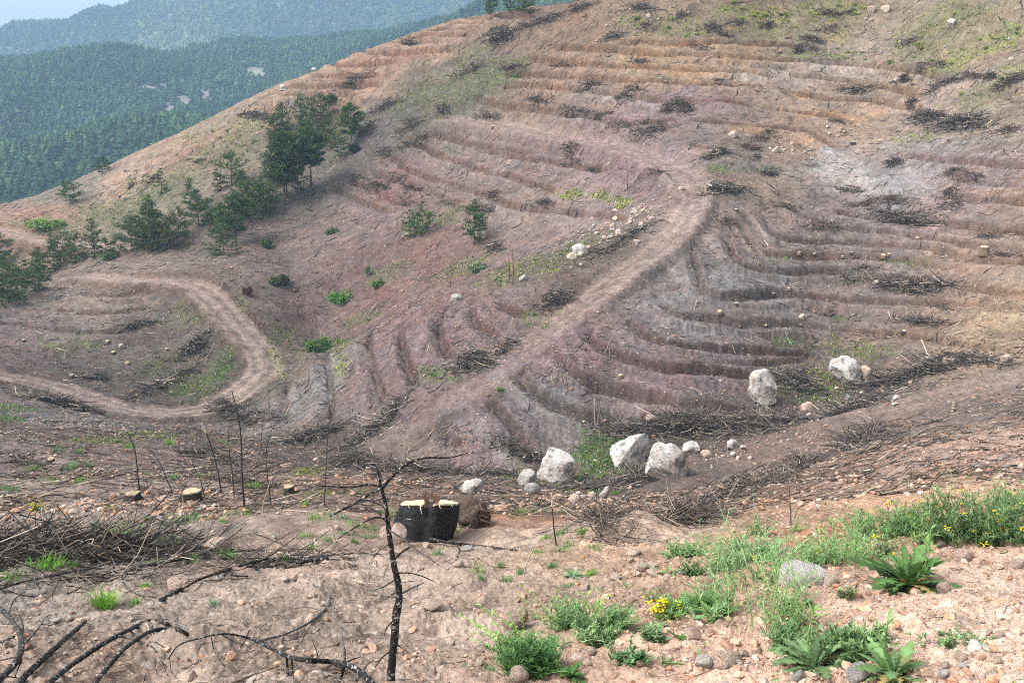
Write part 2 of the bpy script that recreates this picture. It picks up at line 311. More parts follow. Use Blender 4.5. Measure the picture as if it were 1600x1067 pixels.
RG = Grid(RX0, RX0 + (nx - 1) * RS, RY0, RY0 + (ny - 1) * RS, np.stack([road_w, road_z, tdz, cutm, lipm, np.clip(road_d, -3, 9)], 2))

# ------------------------------------------------------------------ soil colours, surveyed like the heights (px, py, r, g, b)
COLS = '''1300 30 146 130 108;1500 50 145 132 108;1580 150 150 132 112;1100 30 140 122 104;980 30 142 122 104;1100 100 168 140 114;1310 108 165 147 136;1000 90 164 138 114;900 110 160 132 112
700 60 180 140 116;600 100 180 138 114;540 140 174 130 104;740 120 120 112 96;800 60 138 112 95;900 40 140 115 98;900 160 142 122 114;900 230 140 118 116;1000 270 154 128 127;1050 170 142 122 122;970 200 150 130 128
700 260 144 122 116;800 330 145 125 116;620 290 142 108 103;600 430 130 100 94;690 400 136 104 96;740 490 140 113 112;670 490 134 104 100;560 600 134 110 107;505 620 138 130 127;620 600 128 104 104;640 550 132 110 110
900 560 142 113 114;1000 620 146 122 121;880 640 134 124 126;760 690 136 114 116;1100 520 138 118 118;1080 470 140 130 130;1000 560 138 116 117;1170 440 140 130 128;1300 400 140 121 115;1300 440 138 118 112
1300 330 142 124 122;1310 260 170 156 153;1250 230 168 138 118;1400 290 160 146 148;1350 200 164 140 122;1450 160 164 144 134;1500 310 150 126 122;1500 400 154 128 114;1550 520 172 144 116;1580 460 168 138 116;1400 560 140 116 102;1250 560 126 105 100;1250 620 112 96 90
1100 200 134 118 112;1180 240 140 122 112;1200 300 154 130 112;1050 340 164 140 132;1130 330 150 128 118;1000 350 138 118 108;950 400 124 108 94;870 440 122 102 92;850 490 134 110 106
290 245 178 138 112;350 190 166 140 114;250 300 142 128 102;200 285 188 152 126;450 135 174 142 116;60 335 178 132 106;110 300 140 126 112;380 240 142 124 100;420 180 158 124 102;220 330 140 128 100
400 330 126 108 100;450 420 132 110 104;550 350 136 112 106;500 450 126 100 96;500 300 118 106 96;470 200 122 110 96;560 210 118 106 98;630 190 120 106 98;650 130 128 112 92
130 470 152 132 120;60 520 138 116 114;250 540 114 100 94;330 560 110 102 86;180 570 112 98 92;260 600 108 95 84;330 610 100 96 80;250 418 158 136 122;300 400 134 114 104;300 425 132 112 102;345 440 130 110 100;250 462 132 112 102;330 500 122 104 96
100 680 132 111 104;200 720 140 115 108;50 720 142 122 118;250 665 130 114 110;100 655 126 118 118;400 700 122 104 94;550 740 132 106 94;480 690 122 104 94;640 720 130 110 100
900 760 126 106 90;980 690 104 92 80;1130 660 104 92 84;1200 690 130 108 98;1300 690 144 118 106;1500 630 142 120 110;1300 640 128 112 104;1400 730 182 146 126;1550 700 198 158 138;1300 740 160 128 110;1450 680 160 132 116
1200 800 168 132 108;820 805 165 108 80;760 790 150 118 100;1250 835 172 116 86;1000 790 140 112 94;900 790 140 110 92;1500 780 190 150 118;1400 780 180 145 118
1500 950 208 175 155;1200 1010 200 164 144;1580 1040 208 176 157;700 980 175 148 130;600 900 178 150 132;400 920 170 144 126;200 970 164 141 126;400 800 152 130 117;200 780 150 126 113;50 760 158 134 120;60 860 128 108 94;200 860 132 111 98
900 880 182 148 124;1000 850 178 150 130;950 840 172 148 130;800 940 176 148 128;1000 960 172 140 118;600 1040 178 151 135;900 1050 206 170 148;350 1050 170 146 130'''
cc = np.array([[float(v) for v in q.split()] for q in COLS.replace('\n', ';').split(';') if q.strip()])
ALB = 0.80                                                   # how pixel brightness in the photo maps to reflectance
ch = np.array([hit_with(TB, a, b) for a, b in cc[:, :2]]); cU, cS, cC = ch[:, 0] / ch[:, 1], np.log(ch[:, 1]), lin(cc[:, 2:]) * ALB
def idw(u, s):
    out = np.empty((u.size, 3)); uf, sf = u.ravel(), s.ravel()
    for i in range(0, u.size, 20000):
        d2 = (uf[i:i + 20000, None] - cU[None]) ** 2 + (sf[i:i + 20000, None] - cS[None]) ** 2
        w = 1.0 / (d2 + 3e-4) ** 1.9; out[i:i + 20000] = (w @ cC) / w.sum(1)[:, None]
    return out.reshape(u.shape + (3,))
qu, qs = np.meshgrid(np.linspace(-.8, .8, 320), np.linspace(math.log(3), SMAX, 420)); CG = Grid(-.8, .8, math.log(3), SMAX, idw(qu, qs))
# patches of another soil, ash, moss, or shade painted in the burrow: px, py, rx, ry, tilt (deg), colour, strength
GREY, ASH, MOSS, YEL, RUST, PURP, GRN, PALE = lin(150, 146, 146), lin(88, 80, 74), lin(104, 112, 70), lin(150, 152, 88), lin(150, 92, 68), lin(132, 104, 110), lin(92, 112, 62), lin(188, 178, 174)
PATCH = [
 (1070,520,50,28,15,GREY,.75),(1175,440,70,16,5,GREY,.7),(510,600,13,60,0,GREY,.8),(455,625,12,25,0,GREY,.6),(590,600,10,40,-10,GREY,.4),(880,630,50,20,30,GREY,.7),(960,610,40,14,25,GREY,.5),(770,690,40,14,30,GREY,.6),(1300,255,30,24,10,PALE,.8),(1350,290,50,18,15,PALE,.75),(1420,300,40,14,10,GREY,.6),(1090,92,40,12,5,GREY,.5),(1180,118,60,14,5,PALE,.5),(1290,104,60,8,5,PALE,.6),(960,150,80,10,10,GREY,.5),(900,180,60,8,8,GREY,.5),(1340,420,40,8,3,GREY,.5),(100,655,100,10,-6,GREY,.6),(30,690,40,8,-4,GREY,.4),(790,600,30,14,30,GREY,.4),(900,590,30,12,35,GREY,.5),
 (1000,280,70,26,25,PURP,.8),(930,235,60,14,12,PURP,.7),(840,215,50,10,10,PURP,.5),(640,255,40,10,20,PURP,.4),(600,300,50,14,15,lin(140,96,92),.6),(680,420,60,22,25,lin(136,92,86),.4),(600,470,50,20,25,lin(138,88,84),.5),(560,330,40,10,20,PURP,.5),(1470,245,80,8,4,PURP,.6),(1560,330,60,10,4,lin(150,118,104),.5),(1110,160,40,10,5,PURP,.75),(1000,190,90,12,6,PURP,.5),(1040,590,90,16,12,PURP,.5),(1120,600,60,14,6,PURP,.5),(1140,395,40,8,10,PURP,.4),
 (640,530,8,30,10,PURP,.7),(590,570,8,40,10,PURP,.6),(700,510,8,30,-10,PURP,.6),(870,545,8,20,-20,PURP,.6),(925,520,8,18,-10,PURP,.6),(760,625,8,14,-40,PURP,.6),(1100,420,8,30,-10,PURP,.6),(1150,390,8,20,-10,PURP,.6),
 (640,92,60,5,0,RUST,.5),(600,100,50,5,0,RUST,.6),(690,85,30,6,0,lin(190,134,104),.6),(300,235,50,7,-30,RUST,.5),(240,260,40,8,-50,lin(196,140,108),.6),(190,290,14,24,-20,lin(200,146,114),.6),(60,335,24,6,0,RUST,.7),(440,142,20,5,0,lin(200,140,105),.5),(380,180,25,4,-20,RUST,.4),
 (1180,205,50,9,5,lin(186,148,112),.5),(1300,180,60,9,6,lin(186,146,104),.6),(1260,150,40,6,5,lin(186,146,104),.6),(1350,135,50,6,5,lin(186,146,104),.6),(1060,70,80,5,0,lin(186,144,100),.5),(1100,90,90,5,2,lin(180,138,98),.5),(1050,108,70,4,3,lin(180,138,98),.5),(1000,128,100,4,3,lin(176,134,96),.5),(1550,300,60,7,5,lin(178,142,108),.5),(1570,500,50,24,15,lin(182,150,112),.5),
 (1270,600,70,26,-5,MOSS,.7),(1330,545,70,14,5,MOSS,.6),(1235,535,30,8,0,GRN,.55),(1350,560,50,18,0,lin(86,84,62),.6),(935,722,50,50,-25,GRN,1.0),(840,800,60,10,-5,GRN,.5),(1050,680,90,20,0,ASH,.7),(1180,650,60,24,0,ASH,.6),(1240,600,40,40,0,lin(84,82,66),.6),(1350,600,60,30,-10,ASH,.6),(1000,745,120,16,-5,ASH,.55),(1080,810,70,16,0,ASH,.6),(900,765,80,14,0,ASH,.4),(820,740,30,20,0,MOSS,.5),(660,735,110,18,0,ASH,.4),(560,680,60,18,-30,ASH,.5),(470,685,60,20,0,ASH,.35),(1330,700,60,12,-20,ASH,.6),(1200,760,60,16,-15,ASH,.4),
 (1180,25,60,18,10,YEL,.75),(1290,18,60,16,0,YEL,.65),(1310,60,30,10,0,YEL,.4),(1490,100,50,14,-25,YEL,.75),(1570,60,40,18,-25,YEL,.7),(1580,110,24,10,0,YEL,.5),(1290,88,80,9,0,MOSS,.6),(1200,50,60,16,0,MOSS,.5),(1060,45,60,16,0,MOSS,.5),(1440,60,60,30,-20,MOSS,.45),(1000,35,40,16,0,MOSS,.4),(1530,150,60,20,-25,MOSS,.4),(1500,20,60,16,0,MOSS,.5),
 (790,112,40,18,-25,GRN,.75),(740,130,70,26,-25,MOSS,.65),(730,90,40,18,-25,MOSS,.6),(660,150,60,26,-25,MOSS,.6),(620,180,50,26,-25,lin(104,100,88),.6),(580,220,50,40,-25,lin(104,98,90),.6),(680,180,40,16,-20,MOSS,.4),
 (395,195,40,16,-10,YEL,.6),(350,235,60,22,-20,MOSS,.65),(250,290,70,28,-20,MOSS,.6),(310,215,40,10,-20,YEL,.4),(70,355,50,14,8,lin(120,134,70),.9),(170,330,60,20,-10,MOSS,.6),(480,230,50,40,0,MOSS,.5),(330,330,60,26,0,lin(108,104,80),.5),(540,260,40,50,-20,lin(98,92,84),.6),(480,330,50,20,0,lin(100,92,78),.5),
 (895,304,26,8,0,YEL,.8),(938,306,16,10,0,YEL,.8),(970,316,16,9,0,YEL,.85),(705,235,14,5,0,GRN,.7),(655,350,30,16,-20,MOSS,.7),(700,340,30,12,-20,MOSS,.7),(720,420,60,14,-20,MOSS,.5),(625,415,20,8,0,MOSS,.6),(530,465,24,9,-20,GRN,.8),(430,560,8,40,-20,YEL,.6),(440,520,14,20,-30,MOSS,.5),(500,540,40,12,-10,GRN,.6),(532,570,12,26,5,YEL,.7),(380,475,10,10,0,YEL,.6),(600,430,40,14,-30,MOSS,.5),(560,500,40,10,-20,MOSS,.5),(890,400,60,14,-30,MOSS,.45),(800,430,60,14,-20,MOSS,.5),(690,590,40,10,0,MOSS,.6),(680,580,24,9,0,GRN,.5),(840,500,30,14,0,MOSS,.4),
 (348,572,16,26,10,GRN,.85),(300,600,40,18,10,MOSS,.75),(285,612,20,8,0,GRN,.7),(250,570,40,16,-30,MOSS,.5),(110,540,50,14,0,MOSS,.5),(280,500,40,20,-20,MOSS,.45),(200,530,40,14,-20,lin(92,84,76),.6),(250,600,50,20,0,lin(90,80,74),.5),(130,580,60,12,10,lin(96,84,78),.5),
 (20,640,40,6,0,GRN,.4),(160,690,60,6,0,MOSS,.4),(10,655,30,4,0,GRN,.6),(230,680,50,6,0,MOSS,.35),(470,740,30,8,0,MOSS,.5),(520,770,60,8,0,MOSS,.5),(1200,268,20,7,0,GRN,.5),(1130,265,20,8,0,GRN,.6),(1430,215,50,10,-10,MOSS,.5),(1310,370,30,6,0,MOSS,.4),(1430,410,40,8,0,MOSS,.5),(1330,440,40,6,0,MOSS,.4),(1230,400,30,6,0,MOSS,.35),(1310,500,30,5,0,GRN,.5),
 (80,880,110,40,0,ASH,.45),(260,860,90,24,0,lin(112,98,88),.5),(1040,925,22,14,0,lin(96,72,60),.5),(200,1050,60,20,0,lin(130,106,90),.5),(740,800,30,30,0,lin(120,98,86),.5),(470,882,90,9,2,lin(112,90,76),.6),(980,930,70,26,-10,lin(146,116,96),.6),(880,950,60,24,0,lin(150,122,104),.5),(300,880,80,10,0,lin(108,92,82),.5),(560,1000,60,40,10,lin(150,134,124),.4),(130,1000,70,30,-20,lin(140,120,106),.5),(1180,900,60,20,-20,lin(170,120,92),.5),  # the burrow entry paints the shade inside the hollow
]

# ------------------------------------------------------------------ the ground mesh
uc = np.r_[np.linspace(-UMAX, -0.63, 70, endpoint=False), np.linspace(-0.63, 0.63, 1000), np.linspace(0.63, UMAX, 71)[1:]]
sr = np.r_[np.arange(SMIN, math.log(3.4), 0.02), np.arange(math.log(3.4), math.log(44), 0.0031), np.arange(math.log(44), math.log(128), 0.0016), np.linspace(math.log(128), SMAX, 30)]
UG, SG = np.meshgrid(uc, sr); YG = np.exp(SG); XG = UG * YG; ZG = TB(UG, SG) * YG
F = RG(XG, YG); inr = (XG > RX0) & (XG < RX1) & (YG > RY0) & (YG < RY1); F = F * inr[..., None]
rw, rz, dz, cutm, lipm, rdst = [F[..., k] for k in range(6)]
nat = 1 - rw; QG = YG + 1.2 * ZG * sstep(35, 55, YG)
near = sstep(22, 9, YG)
big = fbm(XG * 0.16, QG * 0.16, 21, 3); mid = fbm(XG * 0.55, QG * 0.55, 31, 3); sml = fbm(XG * 1.9, QG * 1.9, 41, 3, 0.55)
rid = 1 - np.abs(noise(XG * 0.33 + 0.5 * mid, QG * 0.2 + 3, 55)) * 2.0
wild = np.clip(1 - np.minimum(1, np.abs(dz) * 6), 0.25, 1)
ZG = ZG * nat + rz * rw + dz + inr * np.where(XG < -12 - 0.1 * YG, 0.14, 0.04) * np.exp(-((rdst - 0.35) / 0.3) ** 2) * np.clip(0.8 + 1.4 * fbm(XG * 0.8, YG * 0.8, 19, 2), 0, 1.6)
ZG += nat * (1 - near) * (0.24 * big + 0.10 * mid * wild + 0.05 * sml + 0.03 * (rid - .5) * wild)
ZG += near * (0.06 * big + 0.11 * mid + 0.06 * sml)
far_clod = sstep(130, 60, YG) * sstep(20, 50, YG) + 0.3 * sstep(6, 14, YG)
ZG += nat * far_clod * 0.04 * fbm(XG * 4.3, QG * 4.3, 61, 2) + 0.03 * rw * sml
nc = sstep(16, 6, YG)
clod = fbm(XG * 7, QG * 7, 71, 3, 0.6); ZG += nc * (0.034 * clod + 0.014 * fbm(XG * 30, QG * 30, 81, 2))
rut = np.cos((rdst + 0.55) / 0.5 * math.pi) * rw * (rdst < 0); ZG += -0.04 * rut * (inr)
PXG, PYG = proj(np.stack([XG, YG, ZG], 2))
for hx, hy, hr, hd in ((1042, 922, 40, .22), (215, 1055, 75, .16), (735, 815, 24, .12), (60, 905, 60, -.10), (960, 842, 90, -.26), (450, 880, 50, .14), (560, 884, 45, .12), (300, 1005, 60, -.10), (660, 965, 60, -.09), (870, 962, 70, .12), (720, 905, 55, -.13), (490, 928, 60, -.13), (1120, 905, 50, .12), (1290, 945, 60, -.08), (1330, 985, 60, .06), (1000, 915, 45, .06), (790, 905, 60, -.05)):
    h = hit_with(TB, hx, hy); r = hr * pxm(hy, h[1]); ZG -= hd * np.exp(-(((XG - h[0]) ** 2 + (YG - h[1]) ** 2) / r ** 2) ** 1.5)
# colour
wu = 0.010 * fbm(XG * 0.5, QG * 0.5, 91, 3); wv = 0.020 * fbm(XG * 0.5 + 40, QG * 0.5, 95, 3)
COL = CG(UG + wu, SG + wv).astype(np.float32); GR = np.zeros(UG.shape, np.float32); GY = np.zeros(UG.shape, np.float32)
PEB = np.clip(0.25 * near + 0.10, 0, 1) + np.zeros_like(UG)
ew = fbm(XG * 0.8, QG * 0.8, 101, 4, 0.6); ew2 = fbm(XG * 2.6, QG * 2.6, 111, 3, 0.6)
for px, py, rx, ry, ang, col, st in PATCH:
    h = hit_with(TB, px, py); ca, sa = math.cos(R(ang)), math.sin(R(ang)); ex = rx + ry
    j = np.where((sr > math.log(h[1]) - 0.5) & (sr < math.log(h[1]) + 0.5))[0]; j = slice(j[0], j[-1] + 1)
    dx, dy = PXG[j] - px, PYG[j] - py; q = np.sqrt(((dx * ca + dy * sa) / rx) ** 2 + ((-dx * sa + dy * ca) / ry) ** 2)
    w = np.clip(sstep(1.35, 0.45, q + 0.8 * ew[j]) * np.clip(0.75 + 1.1 * ew2[j], 0, 1), 0, 1) * st
    if col is GREY or col is PALE: PEB[j] += 0.35 * w
    if col is MOSS or col is YEL or col is GRN: GR[j] = np.maximum(GR[j], w); GY[j] = np.where(w > 0.1, 1.0 if col is YEL else (0.0 if col is GRN else 0.45), GY[j])
    if col is MOSS or col is YEL or col is GRN: w = w * 0.85
    COL[j] = COL[j] * (1 - w[..., None]) + col * ALB * w[..., None]
lum = COL.mean(2, keepdims=True); COL = (lum + (COL - lum) * np.where(YG < 20, .84 - .16 * sstep(.12, -.1, UG), (.80 + .20 * sstep(78, 92, YG) * sstep(-.02, .08, UG)) - .10 * sstep(100, 112, YG) * sstep(.0, -.06, UG))[..., None]) * np.array([0.975, 0.99, 0.965])
COL *= (1 + 0.22 * fbm(XG * 0.25, QG * 0.25, 121, 3))[..., None] * (1 + 0.16 * ew2)[..., None]
hue = fbm(XG * 0.35 + 9, QG * 0.35, 131, 3)[..., None] * 0.10; COL *= np.concatenate([1 + hue, 1 - 0.2 * hue, 1 - hue], 2)
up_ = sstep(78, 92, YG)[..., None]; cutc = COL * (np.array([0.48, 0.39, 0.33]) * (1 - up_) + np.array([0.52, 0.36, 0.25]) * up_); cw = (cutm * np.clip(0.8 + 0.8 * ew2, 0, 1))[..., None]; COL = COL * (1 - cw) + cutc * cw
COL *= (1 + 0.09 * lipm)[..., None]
rc = lin(182, 160, 149) * ALB; rk = (rw ** 2 * np.where(XG < -12 - 0.1 * YG, 1.0, np.where(XG > 8, .6, 0.7 * sstep(53, 63, YG))) * np.clip(0.62 - 0.22 * rut + 0.5 * ew, 0.15, 0.9) * sstep(40, 60, YG))[..., None]; COL = COL * (1 - rk) + rc * rk
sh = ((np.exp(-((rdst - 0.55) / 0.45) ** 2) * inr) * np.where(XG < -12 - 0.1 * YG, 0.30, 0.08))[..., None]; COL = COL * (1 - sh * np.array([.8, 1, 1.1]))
dark = (sstep(0.12, 0.5, fbm(XG * 0.45 + 70, QG * 0.45, 141, 4, 0.6)) * 0.45 * nat * sstep(24, 40, YG))[..., None]
COL = COL * (1 - dark) + lin(96, 86, 80) * ALB * dark
PEB = np.clip(PEB + 0.25 * sstep(0.15, 0.45, fbm(XG * 0.3 + 11, QG * 0.3, 151, 3)), 0, 0.9)
PEB = np.where((YG < 12) & (UG > 0.05), PEB + 0.25, PEB)
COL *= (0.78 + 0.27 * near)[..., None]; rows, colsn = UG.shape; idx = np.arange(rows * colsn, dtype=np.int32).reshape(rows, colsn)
quads = np.stack([idx[:-1, :-1], idx[:-1, 1:], idx[1:, 1:], idx[1:, :-1]], 2).reshape(-1, 4)
V = np.stack([XG, YG, ZG], 2).reshape(-1, 3)
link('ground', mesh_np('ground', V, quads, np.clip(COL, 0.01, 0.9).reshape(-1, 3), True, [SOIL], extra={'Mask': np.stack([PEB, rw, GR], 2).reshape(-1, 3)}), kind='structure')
# final height lookups (in the same u, ln Y grid, only the dense middle)
_gu = np.linspace(-0.63, 0.63, 1000); c0 = 70; _TZ = (ZG / YG)[:, c0:c0 + 1000]
_ss = np.linspace(math.log(2.0), math.log(134.0), 1400)
_ri = np.interp(_ss, sr, np.arange(rows)); _r0 = _ri.astype(int); _rf = (_ri - _r0)[:, None]
TF = Grid(-0.63, 0.63, _ss[0], _ss[-1], _TZ[_r0] * (1 - _rf) + _TZ[np.minimum(_r0 + 1, rows - 1)] * _rf)
def _pick(A): return Grid(-0.63, 0.63, _ss[0], _ss[-1], A[:, c0:c0 + 1000][_r0])
CF, GF, GYF = _pick(COL), _pick(GR), _pick(GY)
def gz(x, y): return TF(np.asarray(x) / y, np.log(y)) * y
_slf = np.linspace(math.log(2.0), math.log(133), 3000)
def hit(px, py):
    u, t = float(uu(px, py)), float(tt(py)); g = TF(np.full_like(_slf, u), _slf) - t; k = int(np.argmax(g >= 0))
    if g[k] < 0: k = int(np.argmax(g))
    Y = math.exp(_slf[k]); return np.array([u * Y, Y, float(gz(u * Y, Y))])
def hits(px, py):
    return np.array([hit(a, b) for a, b in zip(px, py)])
# ------------------------------------------------------------------ the wooded mountains beyond
HC = '''-700 330 340;0 330 340;200 300 345;400 260 350;700 300 350;1600 300 350
-700 230 470;0 230 470;200 215 480;350 190 500;450 150 560
-700 160 600;0 122 640;60 113 650;103 106 660;186 94 680;241 99 690;320 122 660
300 98 760;344 76 800;400 73 805;447 69 810;550 64 815;650 61 815;700 72 810
430 105 680;520 85 730;620 80 740
-700 140.0 1550.0;-200 126.0 1519.0;0 106.0 1488.0;69 93.0 1475.6;103 88.0 1475.6;158 77.0 1475.6;300 44.0 1488.0;450 -6.0 1519.0;600 -15.0 1550.0;700 0.0 1612.0;900 -30.0 1550.0;1600 -50.0 1550.0
-700 136.0 1116.0;0 120.0 1116.0;200 86.0 1147.0;400 66.0 1147.0;600 47.0 1178.0;720 42.0 1178.0
720 45 700;735 40 640;765 26 610;790 12 590;850 0 570;950 -30 560;1100 -60 560;1600 -90 560
740 60 480;900 30 430;1100 0 420'''
hp = np.array([[float(v) for v in q.split()] for q in HC.replace('\n', ';').split(';') if q.strip()])
hU, hS, hT = uu(hp[:, 0], hp[:, 1]), np.log(hp[:, 2]), tt(hp[:, 1])
ex = []
for px, py, Y, k, dz in [(-700, 160, 600, 1.4, 60), (0, 122, 640, 1.35, 60), (103, 106, 660, 1.35, 60), (186, 94, 680, 1.3, 55), (241, 99, 690, 1.15, 25), (344, 76, 800, 1.18, 60), (447, 69, 810, 1.18, 60), (550, 64, 815, 1.18, 60), (650, 61, 815, 1.18, 60),
                         (790, 12, 590, 1.4, 60), (850, 0, 570, 1.4, 60), (735, 40, 640, 1.3, 50), (1100, -60, 560, 1.5, 60), (1600, -90, 560, 1.5, 60)]:
    Z = float(tt(py)) * Y - dz; ex.append((float(uu(px, py)), math.log(Y * k), Z / (Y * k)))
for px in (-700, 0, 200, 400, 600, 800, 1200, 1600):
    ex.append((float(uu(px, 60)), math.log(1020), -0.02)); ex.append((float(uu(px, 60)), math.log(2050), 0.08)); ex.append((float(uu(px, 300)), math.log(170), -0.42)); ex.append((float(uu(px, 300)), math.log(240), -0.30))
ex = np.array(ex); hU, hS, hT = np.r_[hU, ex[:, 0]], np.r_[hS, ex[:, 1]], np.r_[hT, ex[:, 2]]
wH = tps_fit(hU, hS, hT, 1e-4); H0, H1 = math.log(165), math.log(2050)
gu2, gs2 = np.meshgrid(np.linspace(-1.3, 1.0, 260), np.linspace(H0, H1, 300)); TH = Grid(-1.3, 1.0, H0, H1, tps_eval(wH, hU, hS, gu2, gs2))
def hill_z(u, s):
    Y = np.exp(s); X = u * Y; a = np.clip(Y / 700, 0.4, 1.0)
    return TH(u, s) * Y + a * (11 * fbm(X / 130, Y / 130, 201, 3) + 13 * (.45 - 1.6 * np.abs(noise(X / 75 + Y / 260, Y / 330, 207))) + 2.5 * fbm(X / 30, Y / 30, 211, 2))
hu, hs = np.meshgrid(np.linspace(-1.25, 0.95, 420), np.linspace(H0, H1, 420)); hz = hill_z(hu, hs); hY = np.exp(hs); hX = hu * hY
def scree(X, Y, u, s):           # bare pale slips on the near wooded hill
    w = np.zeros(np.shape(X)); Z = hill_z(u, s); px, py = proj(np.stack([X, Y, Z], -1))
    n = fbm(X / 14, Y / 60, 221, 3, 0.6); ok = (Y < 900)
    for cx, cy, rx, ry, ang in ((228, 140, 34, 7, 6), (258, 138, 10, 14, -40), (282, 152, 24, 7, 38), (265, 172, 8, 20, -30), (240, 178, 6, 18, -25), (325, 152, 16, 10, 20), (400, 113, 22, 9, 20), (415, 122, 12, 10, 40), (150, 150, 7, 3, 0), (30, 168, 8, 4, 0), (180, 178, 9, 4, 0), (135, 200, 6, 5, 0), (330, 168, 20, 6, 10), (352, 148, 14, 5, 30), (330, 80, 10, 3, 0)):
        ca, sa = math.cos(R(ang)), math.sin(R(ang)); dx, dy = px - cx, py - cy
        q = np.sqrt(((dx * ca + dy * sa) / rx) ** 2 + ((-dx * sa + dy * ca) / ry) ** 2); w = np.maximum(w, sstep(1.5, 0.3, q + 1.3 * n) * ok)
    for cx, cy, rx, ry in ((435, 8, 18, 6), (445, 22, 5, 8)):
        w = np.maximum(w, sstep(1.3, 0.6, np.hypot((px - cx) / rx, (py - cy) / ry) + n) * (Y > 1050) * 0.8)
    return w
hw_ = scree(hX, hY, hu, hs)[..., None]; hn = fbm(hX / 25, hY / 25, 231, 3)[..., None]
hc = lin(74, 86, 56) * (1 + 0.5 * hn) * (1 - hw_) + lin(196, 186, 180) * 0.40 * hw_ * (1 + 0.3 * hn)
sunlit_tint = (sstep(1020, 1120, hY) * sstep(0.05, 0.35, fbm(hX / 300 + 2, hY / 300, 241, 2)))[..., None]; hc = hc * (1 - sunlit_tint * .6) + lin(122, 128, 74) * sunlit_tint * .6  # sunlit patches painted into the far hill's colour
hillmat = attr_mat('hill_ground', 0.95, 0.05, 0.05, 0.8, 1.2)
n0, n1 = hu.shape; hi = np.arange(n0 * n1, dtype=np.int32).reshape(n0, n1)
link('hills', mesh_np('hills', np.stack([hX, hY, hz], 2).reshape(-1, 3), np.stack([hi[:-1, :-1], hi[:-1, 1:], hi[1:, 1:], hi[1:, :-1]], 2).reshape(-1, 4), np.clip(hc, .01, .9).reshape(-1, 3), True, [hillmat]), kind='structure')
def conifers(n, s0, s1, u0, u1, hmin, hmax, tiers, seed, name, keep):
    g = np.random.default_rng(seed); s = np.log(np.sqrt(g.uniform(math.exp(2 * s0), math.exp(2 * s1), n))); u = g.uniform(u0, u1, n)
    Y = np.exp(s); X = u * Y; k = (scree(X, Y, u, s) < 0.10 + 0.85 * g.random(n)) & keep(X, Y, u, s); s, u, X, Y = s[k], u[k], X[k], Y[k]; n = len(s)
    Z = hill_z(u, s) - 0.5; h = g.uniform(hmin, hmax, n) * (1 + 0.3 * fbm(X / 40, Y / 40, seed, 2)); r = h * g.uniform(0.34, 0.56, n); sd = 6
    Vs, Fs, Cs = [], [], []; off = 0
    shade = np.clip(g.normal(1, 0.14, n), 0.6, 1.5)[:, None] * (1 + 0.8 * fbm(X / 90, Y / 90, seed + 3, 3))[:, None]
    base = np.where(g.random(n)[:, None] < 0.86, lin(46, 68, 44), lin(70, 88, 52)) * shade
    sunlit = (sstep(1020, 1120, Y) * sstep(0.05, 0.35, fbm(X / 300 + 2, Y / 300, 241, 2)))[:, None]; base = base * (1 - sunlit) + lin(118, 128, 72) * shade * sunlit  # same painted sunlight on the far crowns
    for t in range(tiers):
        z0 = h * (0.12 + 0.80 * t / tiers); z1 = h * min(1.0, 0.12 + 0.80 * (t + 1.7) / tiers) if t < tiers - 1 else h
        rr = r * (1 - 0.6 * t / tiers); a = g.uniform(0, 6.28, n)[:, None] + np.arange(sd)[None] * (6.283 / sd)
        q = rr[:, None] * g.uniform(0.62, 1.2, (n, sd)); ring = np.stack([X[:, None] + np.cos(a) * q, Y[:, None] + np.sin(a) * q, (Z + z0)[:, None] + h[:, None] * g.uniform(-.05, .05, (n, sd))], 2)
        tip = np.stack([X + g.normal(0, .06, n) * r, Y + g.normal(0, .06, n) * r, Z + z1], 1)[:, None]
        Vs.append(np.concatenate([ring, tip], 1).reshape(-1, 3)); i = off + np.arange(n)[:, None] * (sd + 1); j = np.arange(sd)[None]
        Fs.append(np.stack([i + j, i + (j + 1) % sd, np.broadcast_to(i + sd, (n, sd))], 2).reshape(-1, 3)); off += n * (sd + 1)
        Cs.append(np.repeat(base, sd + 1, 0))
    return link(name, mesh_np(name, np.concatenate(Vs), np.concatenate(Fs), np.clip(np.concatenate(Cs), .008, .5), False, [needle_far]), kind='stuff')
needle_far = attr_mat('far_needles', 0.8, 0.1, 0.3, 0.8, 1.2)
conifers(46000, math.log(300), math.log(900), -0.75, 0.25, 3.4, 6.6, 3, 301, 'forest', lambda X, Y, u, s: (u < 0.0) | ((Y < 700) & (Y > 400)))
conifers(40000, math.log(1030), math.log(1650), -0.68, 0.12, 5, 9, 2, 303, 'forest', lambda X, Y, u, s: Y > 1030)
# the air between: one box of thin haze round everything
V = np.array([(x, y, z) for x in (-3100, 2100) for y in (-40, 2100) for z in (-330, float(hz.max()) + 16)], float)
hm = bpy.data.materials.new('haze'); hm.use_nodes = True; hn_ = hm.node_tree.nodes; hn_.remove(hn_['Principled BSDF'])
pv = hn_.new('ShaderNodeVolumePrincipled'); pv.inputs['Color'].default_value = (0.46, 0.72, 1.0, 1); pv.inputs['Density'].default_value = 0.00052; pv.inputs['Anisotropy'].default_value = 0.0
hm.node_tree.links.new(pv.outputs[0], hn_['Material Output'].inputs['Volume'])
link('haze', mesh_np('haze', V, np.array([(0, 1, 3, 2), (4, 6, 7, 5), (0, 4, 5, 1), (2, 3, 7, 6), (0, 2, 6, 4), (1, 5, 7, 3)]), None, False, [hm]), kind='stuff')
